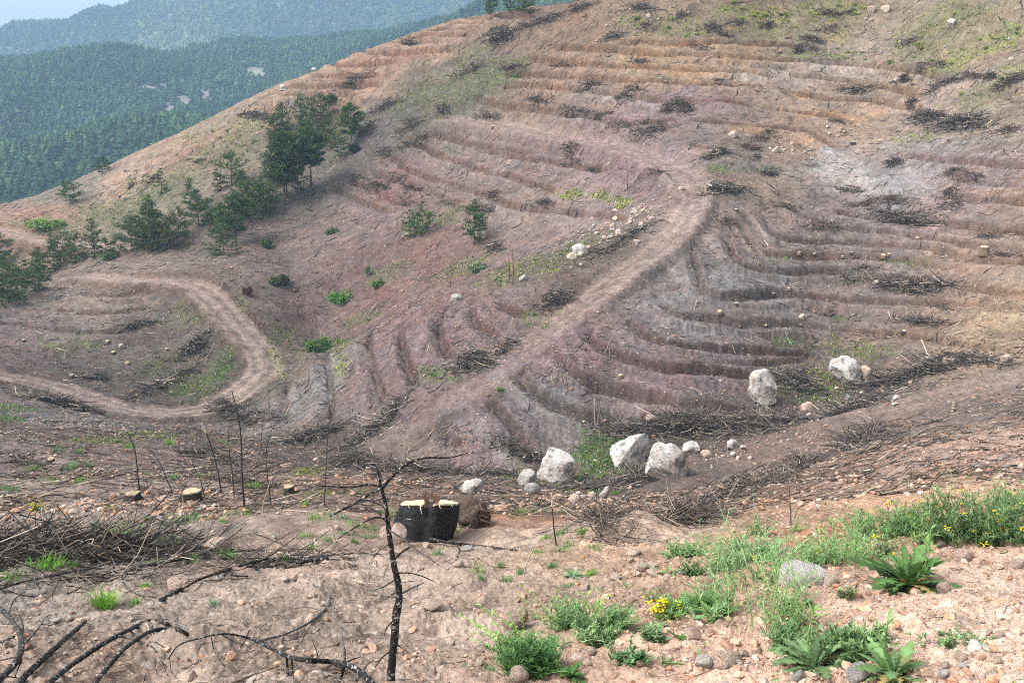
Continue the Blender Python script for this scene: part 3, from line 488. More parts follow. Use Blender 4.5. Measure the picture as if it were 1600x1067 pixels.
# ------------------------------------------------------------------ builders
def thing(name, P, label, cat, group=None):
    o = bpy.data.objects.new(name, None); C.objects.link(o); o.location = tuple(float(v) for v in P); o.empty_display_size = 0.1
    o['label'] = label; o['category'] = cat
    if group: o['group'] = group
    return o
def tag(o, label, cat, group=None):
    o['label'] = label; o['category'] = cat
    if group: o['group'] = group
    return o
class MB:
    def __init__(s): s.V, s.F, s.C, s.n = [], [], [], 0
    def add(s, V, F, col=(1, 1, 1)):
        V = np.asarray(V, np.float32).reshape(-1, 3)
        for f in (F if isinstance(F, list) else [F]):
            if len(f): s.F.append(np.asarray(f, np.int32) + s.n)
        c = np.asarray(col, np.float32); s.C.append(np.broadcast_to(c, (len(V), 3)) if c.ndim == 1 else c); s.V.append(V); s.n += len(V)
        return s
    def build(s, name, mat, parent=None, smooth=False, origin=None, **kw):
        V = np.concatenate(s.V); C_ = np.clip(np.concatenate(s.C), .004, .95)
        if origin is not None: V = V - np.asarray(origin, np.float32)
        tri = [f for f in s.F if f.shape[1] == 3]; quad = [f for f in s.F if f.shape[1] == 4]
        o = link(name, mesh_np(name, V, [np.concatenate(x) for x in (tri, quad) if x], C_, smooth, [mat]), parent, **kw)
        if origin is not None and parent is None: o.location = tuple(float(v) for v in origin)
        return o
def tubes(P, r, sides=3, col=None, wob=0.0, g=rng):
    """many tubes at once: P (N,K,3), r (N,K); returns vertices, quads, colours"""
    P = np.asarray(P, float); r = np.asarray(r, float); N, K, _ = P.shape
    T = np.gradient(P, axis=1); T /= np.linalg.norm(T, axis=2, keepdims=True) + 1e-9
    ref = np.where(np.abs(T[..., 2:3]) > 0.9, np.array([1.0, 0, 0]), np.array([0, 0, 1.0])); A = np.cross(T, ref); A /= np.linalg.norm(A, axis=2, keepdims=True) + 1e-9; B = np.cross(A, T)
    th = np.arange(sides) * (2 * math.pi / sides); rr = r[:, :, None] * (1 + (wob * g.normal(0, 1, (N, K, sides)) if wob else 0))
    V = P[:, :, None] + rr[..., None] * (np.cos(th)[None, None, :, None] * A[:, :, None] + np.sin(th)[None, None, :, None] * B[:, :, None])
    n = np.arange(N)[:, None, None] * K * sides; k = np.arange(K - 1)[None, :, None] * sides; j = np.arange(sides)[None, None, :]; j2 = (j + 1) % sides
    F = np.stack([n + k + j, n + k + j2, n + k + sides + j2, n + k + sides + j], 3).reshape(-1, 4)
    c = None if col is None else np.repeat(np.asarray(col, float), K * sides, 0)
    return V.reshape(-1, 3), F, c
def limb(mb, P, r0, r1, sides=7, col=(1, 1, 1), wob=0.06, cap=True, step=None):
    """one branch through the points P, tapering from r0 to r1 (or radii given per point)"""
    P = np.asarray(P, float); S_ = smooth_line(P, 6); L = np.r_[0, np.cumsum(np.linalg.norm(np.diff(S_, axis=0), axis=1))]; L /= L[-1]
    rr = (r0 + (r1 - r0) * L) if np.isscalar(r0) else np.interp(L, np.linspace(0, 1, len(r0)), r0)
    V, F, _ = tubes(S_[None], rr[None], sides, None, wob); mb.add(V, F, col)
    if cap:
        n = len(V); K = len(S_)
        for base, pt in ((0, S_[0]), ((K - 1) * sides, S_[-1])):
            W = np.vstack([V[base:base + sides], pt]); f = [(i, (i + 1) % sides, sides) if base else ((i + 1) % sides, i, sides) for i in range(sides)]; mb.add(W, np.array(f), col)
    return S_, rr
def ico(sub):
    import bmesh
    bm = bmesh.new(); bmesh.ops.create_icosphere(bm, subdivisions=sub, radius=1.0); V = np.array([v.co[:] for v in bm.verts]); F = np.array([[v.index for v in f.verts] for f in bm.faces]); bm.free(); return V, F
ICO = {k: ico(k) for k in (1, 2, 3, 4, 5)}
def n3(V, f, seed): return (noise(V[:, 0] * f + 3.1, V[:, 1] * f + V[:, 2] * f * .37, seed) + noise(V[:, 1] * f - 5.3, V[:, 2] * f + V[:, 0] * f * .41, seed + 1) + noise(V[:, 2] * f + 7.7, V[:, 0] * f - V[:, 1] * f * .39, seed + 2)) / 1.7
def rock_shape(seed, sub=3, cuts=9, rough=0.10, poly=None, depth=0.8):
    """unit boulder; with an outline (x,z pairs, about one unit wide) its front view follows it"""
    g = np.random.default_rng(seed); V, F = ICO[sub]; V = V.copy()
    if poly is not None:
        p = np.asarray(poly, float); th = np.arctan2(p[:, 1], p[:, 0]); o = np.argsort(th); th, rad = th[o], np.hypot(p[:, 0], p[:, 1])[o]
        th = np.r_[th[-1] - 2 * math.pi, th, th[0] + 2 * math.pi]; rad = np.r_[rad[-1], rad, rad[0]]
        a = np.arctan2(V[:, 2], V[:, 0]); rho = np.hypot(V[:, 0], V[:, 2]); q = np.interp(a, th, rad) * np.clip(rho, 0, 1) ** 0.42
        V = np.stack([np.cos(a) * q, np.sign(V[:, 1]) * np.abs(V[:, 1]) ** .8 * depth, np.sin(a) * q], 1); R0 = rad.mean()
        for k in range(cuts):
            n = g.normal(0, 1, 3); n[1] = -abs(n[1]) - .6; n /= np.linalg.norm(n); d = g.uniform(.55, .8) * np.max(V @ n); e = np.maximum(0, V @ n - d); V = V - (e * 0.97)[:, None] * n
    else:
        R0 = 1.0
        for k in range(cuts):
            n = g.normal(0, 1, 3); n /= np.linalg.norm(n); d = g.uniform(.5, .88); e = np.maximum(0, V @ n - d); V = V - (e * 0.95)[:, None] * n
    U_ = V / R0; N = U_ / (np.linalg.norm(U_, axis=1)[:, None] + 1e-9)
    h = rough * (n3(U_, 1.7, seed) + .55 * n3(U_, 4.1, seed + 9)) + (rough * .45 * n3(U_, 9.0, seed + 19) if sub > 3 else 0) + (rough * .28 * (1 - 2.5 * np.abs(n3(U_, 14.0, seed + 29))) if sub > 4 else 0)
    return V + N * (h * R0)[:, None], F
def rock_mat(name, base, stain, dark, rough=0.9, dk=.85):
    m, n, l, b = new_mat(name, rough, 0.15); tc = n.new('ShaderNodeTexCoord'); O = tc.outputs['Object']
    a = nd(n, 'ShaderNodeAttribute', attribute_name='Col')
    def nz(s, d=6.0, r=.6):
        x = nd(n, 'ShaderNodeTexNoise', Scale=s, Detail=d, Roughness=r); l.new(O, x.inputs['Vector']); return x.outputs[0]
    c = mixc(n, l, ramp(n, l, nz(1.6), .42, .60), base, stain); c = mixc(n, l, ramp(n, l, nz(2.3, 5, .58), .52, .61, 0, dk), c, dark)
    c = mixc(n, l, ramp(n, l, nz(14, 8, .75), .5, .7, .0, .28), c, tuple(v * .6 for v in dark)); c = mixc(n, l, 1.0, c, a.outputs[0], 'MULTIPLY')
    l.new(c, b.inputs['Base Color']); bp = nd(n, 'ShaderNodeBump', Strength=1.0, Distance=.14); l.new(nz(5, 10, .74), bp.inputs['Height']); l.new(bp.outputs[0], b.inputs['Normal']); return m
M_PALE = rock_mat('limestone', (.66, .635, .59), (.52, .44, .385), (.17, .155, .14))
M_WARM = rock_mat('ochre_stone', (.58, .44, .33), (.62, .53, .45), (.34, .25, .19), .9, .4)
M_PINK = rock_mat('pink_stone', (.60, .42, .35), (.66, .53, .46), (.34, .23, .20), .9, .4)
M_ROOT = rock_mat('root_clod', (.17, .12, .10), (.26, .19, .155), (.05, .04, .035))
M_GREYR = rock_mat('grey_stone', (.42, .40, .38), (.50, .46, .42), (.18, .165, .15), .9, .6)
M_CHAR = attr_mat('charred_bark', .75, .3, 18, .6, 1.3, .9, 60, 0, (48, .575, (.36, .35, .34)), .01)
M_STUMP = attr_mat('charred_trunk', .7, .3, 8, .55, 1.35, 1.0, 22, 0, (34, .68, (.36, .34, .31)), .02)
M_CHARFAR = attr_mat('charred_wood', .85, .15, 6, .7, 1.3)
M_TWIG = attr_mat('dead_twigs', .85, .12, 4, .7, 1.3)
M_CUT = attr_mat('cut_wood', .8, .15, 30, .92, 1.06, .3, 90)
M_BARK = attr_mat('pine_bark', .9, .1, 5, .6, 1.35, .6, 20)
M_NEEDLE = attr_mat('pine_needles', .75, .15, 2.0, .7, 1.35, 0, 30, .18)
M_LEAF = attr_mat('green_leaves', .6, .3, 20, .8, 1.2, 0, 30, .25)
M_GRASS = attr_mat('grass_blades', .7, .2, 3, .8, 1.2, 0, 30, .25)
M_FLOWER = attr_mat('yellow_petals', .6, .2, 20, .9, 1.1, 0, 30, .2)
M_STONE = attr_mat('loose_stones', .92, .1, 30, .75, 1.2, .5, 120, 0, None, .006)
BLACK, SOOT, GREYW, PALEW, BROWNW = lin(34, 32, 32), lin(58, 54, 52), lin(128, 119, 112), lin(186, 170, 150), lin(118, 92, 74)
def outline(pts, sx, sy, x0, y0):
    return [(x0 + a / sx, y0 + b / sy) for a, b in pts]
def boulder(name, label, cat, px_poly, mat, seed, depth=.8, sub=5, rough=.09, sink=.45, cuts=9, group=None, tint=1.0, dY=0.0):
    p = np.array(px_poly, float); cx = (p[:, 0].min() + p[:, 0].max()) / 2; yb = p[:, 1].max(); cy = (p[:, 1].min() + yb) / 2
    G = hit(cx, yb - 0.12 * (yb - p[:, 1].min())); Y = G[1] + dY; s = pxm(cy, Y); w = p[:, 0].max() - p[:, 0].min()
    poly = np.stack([(p[:, 0] - cx) * s, -(p[:, 1] - cy) * s], 1)
    V, F = rock_shape(seed, sub, cuts, rough, poly, depth * 0.5 * max(w, yb - p[:, 1].min()) * s)
    c = at(cx, cy, Y); c[2] -= sink * (yb - p[:, 1].min()) * s * .3
    o = MB().add(V, F, (tint,) * 3).build(name, mat, None, True); o.location = tuple(c); return tag(o, label, cat, group)
def stone(name, label, cat, px, py, w, h, mat, seed, group=None, sub=3, tint=(1, 1, 1), depth=.8, sink=.2):
    G = hit(px, py); s = pxm(py, G[1]); V, F = rock_shape(seed, sub, 10, .09); g = np.random.default_rng(seed)
    V = V * np.array([w * .5 * s, w * .5 * s * depth, h * .55 * s]) * 1.12; a = g.uniform(-.35, .35); V = np.stack([V[:, 0] * math.cos(a) - V[:, 2] * math.sin(a), V[:, 1], V[:, 0] * math.sin(a) + V[:, 2] * math.cos(a)], 1)
    o = MB().add(V, F, tint).build(name, mat, None, sub > 3); o.location = (G[0], G[1], G[2] + h * s * (.5 - sink)); return tag(o, label, cat, group)
def stick_cloud(n, L, rad, cen, axis_len, cross_len, height, ang, seed, pale=.06, upright=.12, bias=.9, K=5, twig=.6, cols=None):
    """n crooked sticks lying over a mound: returns points, radii, colours (world coordinates, resting on the ground)"""
    g = np.random.default_rng(seed); t = np.clip(g.normal(0, .48, n), -1, 1); q = np.clip(g.normal(0, .5, n), -1, 1); ca, sa = math.cos(ang), math.sin(ang)
    x = cen[0] + t * axis_len * ca - q * cross_len * sa; y = cen[1] + t * axis_len * sa + q * cross_len * ca
    hh = height * np.clip(1 - t * t, 0, 1) * np.clip(1 - q * q, 0.1, 1) * g.random(n) ** 1.2
    az = ang + g.normal(0, bias, n) + math.pi * (g.random(n) < .5); el = g.normal(0.03, .2, n) + (g.random(n) < upright) * g.uniform(.1, .7, n)
    ln = L * g.uniform(.35, 1.0, n) ** 1.2; s = np.linspace(-.5, .5, K)[None] * ln[:, None]; bend = g.normal(0, .42, (n, 1)) * ln[:, None]; bz = g.normal(0, .14, (n, 1)) * ln[:, None]; q4 = (np.linspace(-1, 1, K) ** 2)[None]
    jx = g.normal(0, .05, (n, K)) * ln[:, None]
    X = x[:, None] + np.cos(az)[:, None] * np.cos(el)[:, None] * s - np.sin(az)[:, None] * (bend * q4 + jx); Yv = y[:, None] + np.sin(az)[:, None] * np.cos(el)[:, None] * s + np.cos(az)[:, None] * (bend * q4 + jx)
    gr = gz(X, Yv); Z = gz(x, y)[:, None] + hh[:, None] + np.sin(el)[:, None] * s + bz * q4; Z = np.maximum(Z, gr + rad * .8)
    r = rad * g.uniform(.45, 1.25, n)[:, None] * np.linspace(1.1, .45, K)[None]
    pal = cols if cols is not None else [(BLACK, .16), (SOOT, .26), (lin(104, 93, 84), .32), (GREYW, .26 - pale), (PALEW, pale)]
    w = np.array([p[1] for p in pal]); w = w / w.sum(); ci = g.choice(len(pal), n, p=w); col = np.array([p[0] for p in pal])[ci] * g.uniform(.75, 1.25, (n, 1))
    return np.stack([X, Yv, Z], 2), r, col
def brush_pile(label, px, py, hw, hh, tilt, n, seed, name='brush_pile', cat='brush pile', group=None, L=None, hgt=1.0, radpx=.55, **kw):
    G = hit(px, py); s = pxm(py, G[1]); a, b = hit(px - hw * math.cos(R(tilt)), py - hw * math.sin(R(tilt))), hit(px + hw * math.cos(R(tilt)), py + hw * math.sin(R(tilt)))
    d = b[:2] - a[:2]; al = np.linalg.norm(d) * .5; al = min(al, hw * s * 2.2); ang = math.atan2(d[1], d[0]); L = L or min(max(hw * s * .8, 0.8), 2.3)
    P, r, c = stick_cloud(n, L, radpx * s, G, al, max(hh * s * .9, .25), hh * s * 1.1 * hgt, ang, seed, **kw)
    m = MB(); V, F, cc_ = tubes(P, r, 3, c); m.add(V, F, cc_)
    k = n // 2; i = np.random.default_rng(seed + 5).integers(0, n, k); st = P[i, 3]; g = np.random.default_rng(seed + 6); dr = P[i, 4] - P[i, 2]; dr /= np.linalg.norm(dr, axis=1)[:, None] + 1e-9
    dr = dr + g.normal(0, .6, (k, 3)); Q = st[:, None] + dr[:, None] * (np.linspace(0, 1, 3)[None, :, None] * g.uniform(.15, .5, (k, 1, 1)) * L * .5) + g.normal(0, .012, (k, 3, 3)); V, F, cc_ = tubes(Q, np.repeat(r[i, 3:4] * .6, 3, 1) * np.array([1, .8, .4]), 3, c[i]); m.add(V, F, cc_)
    return tag(m.build(name, M_TWIG, None, False, origin=G), label, cat, group)
def blades(base, az, el, ln, wd, droop, K=5, fold=.25, lobes=0.0, g=rng, prof=None):
    """leaves or grass blades: strips of K+1 rows x 3 columns"""
    n = len(az); t = np.linspace(0, 1, K + 1)[None]; ca, sa = np.cos(az)[:, None], np.sin(az)[:, None]; e = el[:, None] - droop[:, None] * t; dl = ln[:, None] / K
    hx = np.cumsum(np.cos(e) * dl, 1) - np.cos(e) * dl; hz_ = np.cumsum(np.sin(e) * dl, 1) - np.sin(e) * dl
    pr = np.sin(np.clip(t * .93 + .05, 0, 1) * math.pi) ** .7 if prof is None else np.interp(t, np.linspace(0, 1, len(prof)), prof); w = wd[:, None] * pr * (1 + lobes * (.55 * (-1.0) ** np.arange(K + 1)[None] + .6 * g.uniform(-1, 1, (n, K + 1))))
    mid = np.stack([base[:, 0:1] + ca * hx, base[:, 1:2] + sa * hx, base[:, 2:3] + hz_ - fold * w * .5], 2); sd = np.stack([-sa * w, ca * w, fold * w * .6], 2) * .5
    sdr = np.stack([sa * w, -ca * w, fold * w * .6], 2) * .5; V = np.stack([mid + sd, mid, mid + sdr], 2)
    i = np.arange(n)[:, None, None] * (K + 1) * 3 + np.arange(K)[None, :, None] * 3 + np.arange(2)[None, None, :]
    return V.reshape(-1, 3), np.stack([i, i + 1, i + 4, i + 3], 3).reshape(-1, 4), (K + 1) * 3
# ------------------------------------------------------------------ pines
def pine(label, bx, by, top, w, seed, kind='cone', bare=.12, tone=(80, 100, 56), dens=1.0, group='young pines left standing on the burnt slope', name='pine_tree', cat='pine tree', dY=0.0):
    g = np.random.default_rng(seed); G = hit(bx, by); s = pxm(by, G[1]); h = (by - top) * s; r = w * (.60 if kind in ('cone', 'tall') else .68) * s
    t = thing(name, G, label, cat, group); m = MB(); lean = g.normal(0, .03, 2) * h
    tp = np.array([[0, 0, -.3], [lean[0] * .3, lean[1] * .3, h * .35], [lean[0] * .7, lean[1] * .7, h * .7], [lean[0], lean[1], h * .97]]); rt = max(.045, .017 * h)
    limb(m, tp, rt, rt * .15, 6, lin(88, 72, 62))
    lv = np.linspace(bare, .97, max(7, int(h * 3))); tips = []; dirs = []; P = []; Rr = []
    for q in lv:
        x = (q - bare) / (1 - bare)
        prof = {'cone': (1 - x) ** .75 * min(1, .45 + 2.2 * x), 'round': math.sin(min(1, x * .92 + .16) * math.pi) ** .75, 'bush': math.sin(min(1, x * .7 + .32) * math.pi) ** .6, 'tall': (1 - x) ** .6 * min(1, .5 + 1.5 * x)}[kind]
        for b in range(int(g.integers(4, 7))):
            a = g.uniform(0, 6.283); L = max(.12 * r, r * prof * g.uniform(.7, 1.3)); up = .10 + .5 * x + g.normal(0, .12)
            c0 = np.array([np.interp(q * h, tp[:, 2], tp[:, k]) for k in (0, 1)] + [q * h]); e = c0 + np.array([math.cos(a) * L, math.sin(a) * L, L * up]); md = (c0 + e) / 2 + np.array([0, 0, -.08 * L])
            P.append([c0, md, e]); Rr.append([rt * .32, rt * .2, rt * .08]); k = max(6, int(L / (.05 if h > 6 else .033) * dens))
            f = np.sqrt(g.uniform(.06, 1.0, k))[:, None]; pt = c0 * (1 - f) ** 2 + 2 * md * f * (1 - f) + e * f ** 2 + g.normal(0, .10 * r, (k, 3)) * np.array([1, 1, .55]); tips.append(pt); dirs.append(np.repeat((e - c0)[None] / L, k, 0))
    V, F, _ = tubes(np.array(P), np.array(Rr), 3); m.add(V, F, lin(74, 62, 54)); m.build('trunk', M_BARK, t)
    tips, dirs = np.concatenate(tips), np.concatenate(dirs); n = len(tips); q = 7; sz = np.clip(.042 * h, .16, .30) * g.uniform(.6, 1.2, (n, 1, 1))
    d = dirs[:, None] * .5 + g.normal(0, .62, (n, q, 3)) + np.array([0, 0, .38]); d /= np.linalg.norm(d, axis=2, keepdims=True); sdv = np.cross(d, g.normal(0, 1, (n, q, 3))); sdv /= np.linalg.norm(sdv, axis=2, keepdims=True) + 1e-9
    B = tips[:, None] - d * sz * .15; V = np.stack([B + sdv * sz * .13, B - sdv * sz * .13, B + d * sz], 2).reshape(-1, 3)
    col = np.where(g.random(n)[:, None] < .75, lin(*tone), lin(*[min(255, v * 1.3) for v in tone])) * 1.0 * np.clip(g.normal(1, .28, (n, 1)), .5, 1.7)
    MB().add(V, np.arange(len(V)).reshape(-1, 3), np.repeat(col, q * 3, 0)).build('crown', M_NEEDLE, t); return t
PINES = [
 ('tallest pine on the far slope, with a bare reddish lower trunk', 445, 322, 210, 62, 'tall', .38), ('slim pine leaning close behind the tallest pine of the slope', 449, 311, 235, 34, 'tall', .35), ('tall thin pine with a long bare trunk beside the grey gully', 487, 310, 203, 36, 'round', .48),
 ('dark pointed pine at the upper left of the pine group', 443, 214, 164, 34, 'cone', .12), ('bright bushy pine second from the top of the pine group', 471, 202, 150, 32, 'cone', .14), ('dark dense pine under the orange terraces', 501, 199, 150, 36, 'round', .15), ('pine standing alone right of the upper pine group', 549, 232, 163, 30, 'round', .32), ('small sparse pine below the pine standing alone in the grey gully', 533, 253, 208, 22, 'round', .2),
 ('broad pine half way up the left slope', 362, 291, 240, 36, 'round', .1), ('small pale pine against the left side of the broad pine', 340, 300, 266, 18, 'cone', .05),
 ('upper pine of the pair right of the big pine clump', 298, 330, 280, 30, 'cone', .06), ('lower bushy pine of the pair right of the big pine clump', 311, 355, 301, 38, 'cone', .06), ('narrow pine standing above the big pine clump', 253, 304, 264, 22, 'cone', .05),
 ('lowest pine under the tallest pine, with a thin dark trunk', 369, 385, 303, 42, 'round', .32), ('dense pine in the middle of the lower pine row', 392, 345, 284, 44, 'round', .12), ('bushy pine at the right end of the lower pine row', 410, 338, 278, 36, 'round', .12),
 ('bushy dark pine at the left of the big clump above the road', 206, 392, 338, 38, 'bush', .02), ('tallest dark pine in the big clump above the road', 238, 390, 308, 46, 'cone', .03), ('rusty tipped pine at the right of the big clump above the road', 262, 391, 338, 42, 'bush', .02), ('pale olive pine in front of the big clump above the road', 245, 393, 344, 34, 'round', .05), ('small round pine at the back of the big clump above the road', 225, 386, 330, 36, 'round', .05),
 ('lone round pine on the purple slope in the middle', 741, 384, 313, 40, 'cone', .16),
 ('small pine alone on the far left ridge', 110, 320, 285, 24, 'round', .2),
 ('pointed pine at the right end of the lower left pine row', 148, 404, 343, 36, 'cone', .03), ('dark pine next to the pointed pine by the road spur', 118, 412, 362, 36, 'cone', .04), ('dense dark pine in the middle of the lower left pine row', 86, 422, 370, 36, 'cone', .04), ('wide pine at the foot of the left spur', 30, 470, 415, 44, 'round', .04), ('pine between the wide pine and the dense dark pine', 62, 455, 395, 36, 'cone', .04), ('pine cut by the left edge of the photo', 1, 408, 362, 26, 'round', .05), ('bushy pine low at the left edge of the spur', 4, 478, 440, 30, 'bush', .02),
 ('thin sparse young pine above the dark red soil, left of two', 641, 373, 330, 22, 'round', .1), ('bright young pine above the dark red soil, right of two', 661, 368, 326, 28, 'round', .1),
 ('young pine left of the lowest pine, in the middle of the slope', 345, 372, 318, 34, 'round', .05), ('dense young pine under the pine pair', 325, 350, 312, 28, 'bush', .02), ('low pine at the left foot of the tallest pine', 425, 318, 272, 40, 'round', .05), ('low pine between the tallest pine and the long trunk pine', 466, 300, 258, 30, 'round', .1), ('pine behind the dark pointed pine, under the orange soil', 428, 222, 180, 28, 'cone', .1), ('pine below the bright bushy pine', 484, 226, 186, 28, 'round', .15), ('dark pine between the lower pine row and the pine pair', 380, 318, 268, 30, 'cone', .08), ('bushy pine at the left edge of the lower left row', 15, 440, 392, 36, 'round', .05), ('small pine right of the pointed pine by the road spur', 166, 404, 374, 24, 'bush', .03), ('broad pine left of the dense dark lower pine', 66, 436, 388, 34, 'round', .05), ('small pine low on the left edge slope', 42, 450, 408, 26, 'cone', .05), ('bushy pine filling the gap below the slope pines', 350, 398, 352, 36, 'bush', .02), ('young pine at the upper end of the lower pine row', 425, 290, 250, 30, 'round', .05), ('pine squeezed between the big clump and the pine pair', 280, 372, 326, 34, 'round', .05), ('small pine under the dark dense pine', 508, 226, 190, 26, 'round', .1), ('broad dark pine at the far left edge below the upper road', 12, 462, 410, 44, 'round', .03), ('bushy pine just under the upper road at left', 100, 402, 366, 34, 'bush', .02), ('left tall pine on the skyline', 767, 32, -22, 24, 'cone', .2), ('middle pine on the skyline', 797, 27, -14, 20, 'tall', .15), ('right low bushy pine on the skyline', 822, 22, 0, 26, 'bush', .03), ('tiny pine at the left end of the far ridge', 160, 272, 246, 16, 'round', .1),
]
for i, (lb, bx, by, tp_, w, kd, br) in enumerate(PINES):
    tone = (84, 88, 52) if 'rusty' in lb or 'olive' in lb else ((74, 104, 50) if 'bright' in lb or 'lone' in lb else (78, 98, 56))
    pine(lb, bx, by, tp_, w, 500 + i, kd, br, tone, .55 if 'sparse' in lb else 1.0)

# ------------------------------------------------------------------ boulders and stones
Z3 = lambda pts: outline(pts, 4.706, 4.706, 780, 660)
Z6 = lambda pts: outline(pts, 2.909, 2.909, 1050, 340)
Z5 = lambda pts: outline(pts, 5.333, 5.333, 540, 680)
Z2 = lambda pts: outline(pts, 4, 4, 0, 800)
Z8 = lambda pts: outline(pts, 4, 4, 1200, 800)
Zc = lambda pts: outline(pts, 4, 4, 800, 800)
B = boulder
B('boulder', 'big tilted white boulder left of the bright green moss', 'boulder', Z3([(375,150),(430,165),(520,205),(560,245),(570,290),(540,350),(500,400),(470,440),(400,480),(330,470),(280,440),(270,400),(310,300),(345,210)]), M_PALE, 1)
B('boulder', 'white boulder right of the green moss, behind the grey ridged one', 'boulder', Z3([(810,180),(880,120),(920,110),(1000,65),(1060,55),(1110,90),(1100,170),(1080,220),(1095,290),(1030,310),(960,320),(910,345),(870,320),(850,280),(830,230)]), M_PALE, 2)
B('boulder', 'large grey ridged boulder beside the dirt track, widest at its foot', 'boulder', Z3([(1110,215),(1160,115),(1200,110),(1230,130),(1280,120),(1330,160),(1350,210),(1395,270),(1390,330),(1350,400),(1280,430),(1180,430),(1120,400),(1080,330),(1090,280)]), M_PALE, 3, tint=.9)
B('boulder', 'rough grey rock leaning on the left of the tilted white boulder', 'boulder', Z3([(125,440),(150,380),(210,320),(260,340),(275,380),(240,420),(200,440),(150,480)]), M_GREYR, 4, tint=1.25)
B('boulder', 'round pinkish rock at the foot of the tilted white boulder', 'boulder', Z3([(185,470),(225,430),(280,440),(310,490),(295,530),(240,545),(195,520)]), M_GREYR, 5, sub=4, tint=1.3)
B('boulder', 'pink and white rock right of the grey ridged boulder', 'boulder', Z3([(1345,190),(1385,135),(1430,125),(1475,160),(1475,210),(1420,230),(1370,220)]), M_PALE, 6, sub=4, tint=.95)
B('boulder', 'orange rock lowest right of the grey ridged boulder', 'boulder', Z3([(1480,210),(1510,190),(1560,220),(1575,250),(1530,275),(1495,250)]), M_WARM, 7, sub=4)
B('boulder', 'tall white rock standing upright in the gully', 'boulder', Z6([(378,672),(430,663),(455,700),(465,780),(465,850),(430,870),(400,865),(370,810),(360,740),(362,690)]), M_PALE, 8, .55)
B('boulder', 'jagged white rock by the upper end of the brush line', 'boulder', Z6([(725,640),(760,615),(800,612),(845,640),(855,700),(840,740),(800,760),(770,770),(760,720),(725,660)]), M_PALE, 9, rough=.14)
B('boulder', 'smooth brown rock touching the jagged white rock', 'boulder', Z6([(850,680),(880,662),(910,690),(910,730),(880,745),(855,720)]), M_WARM, 10, sub=4, tint=.8)
B('boulder', 'white rounded rock behind the charred stump', 'boulder', Z5([(930,470),(970,410),(1040,370),(1130,362),(1150,400),(1100,450),(1060,490),(990,490),(935,490)]), M_PALE, 11, sub=5, tint=1.1, rough=.12)
B('root_clod', 'brown upturned root clod against the right of the charred stump', 'root clod', Z5([(935,520),(1000,490),(1060,500),(1150,570),(1200,650),(1180,740),(1080,800),(1000,790),(960,700),(930,620)]), M_ROOT, 12, rough=.34, cuts=3)
_rc = hit(742, 815); g12 = np.random.default_rng(12); _rt = bpy.data.objects[bpy.data.objects.keys()[-1]] if False else [o for o in bpy.data.objects if o.name.startswith('root_clod')][0]
for k in range(7):
    m = MB(); d = np.array([g12.uniform(-1, 1), -abs(g12.normal(.6, .3)), g12.uniform(-.5, .7)]); d /= np.linalg.norm(d); L_ = g12.uniform(.18, .3); limb(m, [d * .10, d * L_ * .7 + g12.normal(0, .02, 3), d * L_ + np.array([g12.normal(0, .06), 0, -.04]), d * L_ * 1.25 + np.array([g12.normal(0, .1), 0, -.09])], .013, .003, 6, lin(104, 84, 70) * g12.uniform(.6, 1.3)); m.build('root', M_TWIG, _rt)

B('rock', 'round pink rock in front of the charred stump', 'rock', Z5([(378,790),(395,720),(440,705),(500,760),(500,830),(460,880),(400,890),(380,850)]), M_PINK, 13, sub=4, dY=-.75)
B('rock', 'pink wedge of rock under the charred stump', 'rock', Z5([(440,705),(520,740),(600,800),(590,830),(540,860),(500,830)]), M_PINK, 14, sub=4, tint=.9, dY=-.6)
B('rock', 'pink rock left of the burnt sapling trunk', 'rock', Z5([(285,800),(330,740),(372,760),(370,860),(310,858)]), M_PINK, 15, sub=4, dY=-.5)
B('rock', 'pale pink pointed rock among the fallen branches', 'rock', Z2([(1030,440),(1090,395),(1130,410),(1175,430),(1140,470),(1080,500),(1030,490)]), M_PINK, 16, sub=5, tint=1.1)
B('rock', 'flat pink rock above the fallen branches', 'rock', Z2([(1265,225),(1310,165),(1360,160),(1450,200),(1400,235),(1300,250)]), M_PINK, 17, sub=5)
def slab():
    G = hit(1264, 918); s = pxm(912, G[1]); V, F = rock_shape(18, 5, 0, .05); g = np.random.default_rng(18)
    for k in range(9): an = k * .7 + g.normal(0, .2); n = np.array([math.cos(an), math.sin(an), g.normal(0, .15)]); n /= np.linalg.norm(n); e = np.maximum(0, V @ n - g.uniform(.72, .9)); V = V - e[:, None] * n
    V[:, 2] = np.sign(V[:, 2]) * np.minimum(np.abs(V[:, 2]), .42 + .05 * noise(V[:, 0] * 2, V[:, 1] * 2, 5)); V = V * np.array([48 * s, 36 * s, 22 * s]); a_, b_ = .30, -.12
    y, z = V[:, 1] * math.cos(a_) - V[:, 2] * math.sin(a_), V[:, 1] * math.sin(a_) + V[:, 2] * math.cos(a_); x = V[:, 0] * math.cos(b_) - z * math.sin(b_); z = V[:, 0] * math.sin(b_) + z * math.cos(b_)
    o = MB().add(np.stack([x, y, z], 1), F, (1.5, 1.46, 1.36)).build('rock', M_PALE, None, True); o.location = (G[0], G[1] + .05, G[2] + 9 * s); tag(o, 'broad flat white slab half hidden by wispy green stems', 'rock')
slab()
B('rock', 'small orange stone leaning on the flat white slab', 'rock', Z8([(350,430),(370,390),(420,375),(450,410),(440,450),(380,455)]), M_WARM, 19, sub=4, tint=1.15, dY=-.25)
B('rock', 'flat orange rock above the feathery weeds', 'rock', [(785,960),(790,945),(812,942),(825,950),(822,965),(805,975),(800,988),(786,985)], M_WARM, 20, sub=4, tint=1.2)
B('rock', 'grey mottled stone between the big leaves at the bottom', 'rock', Z8([(520,1050),(560,930),(600,915),(625,950),(600,1060),(560,1090)]), M_GREYR, 21, sub=4)
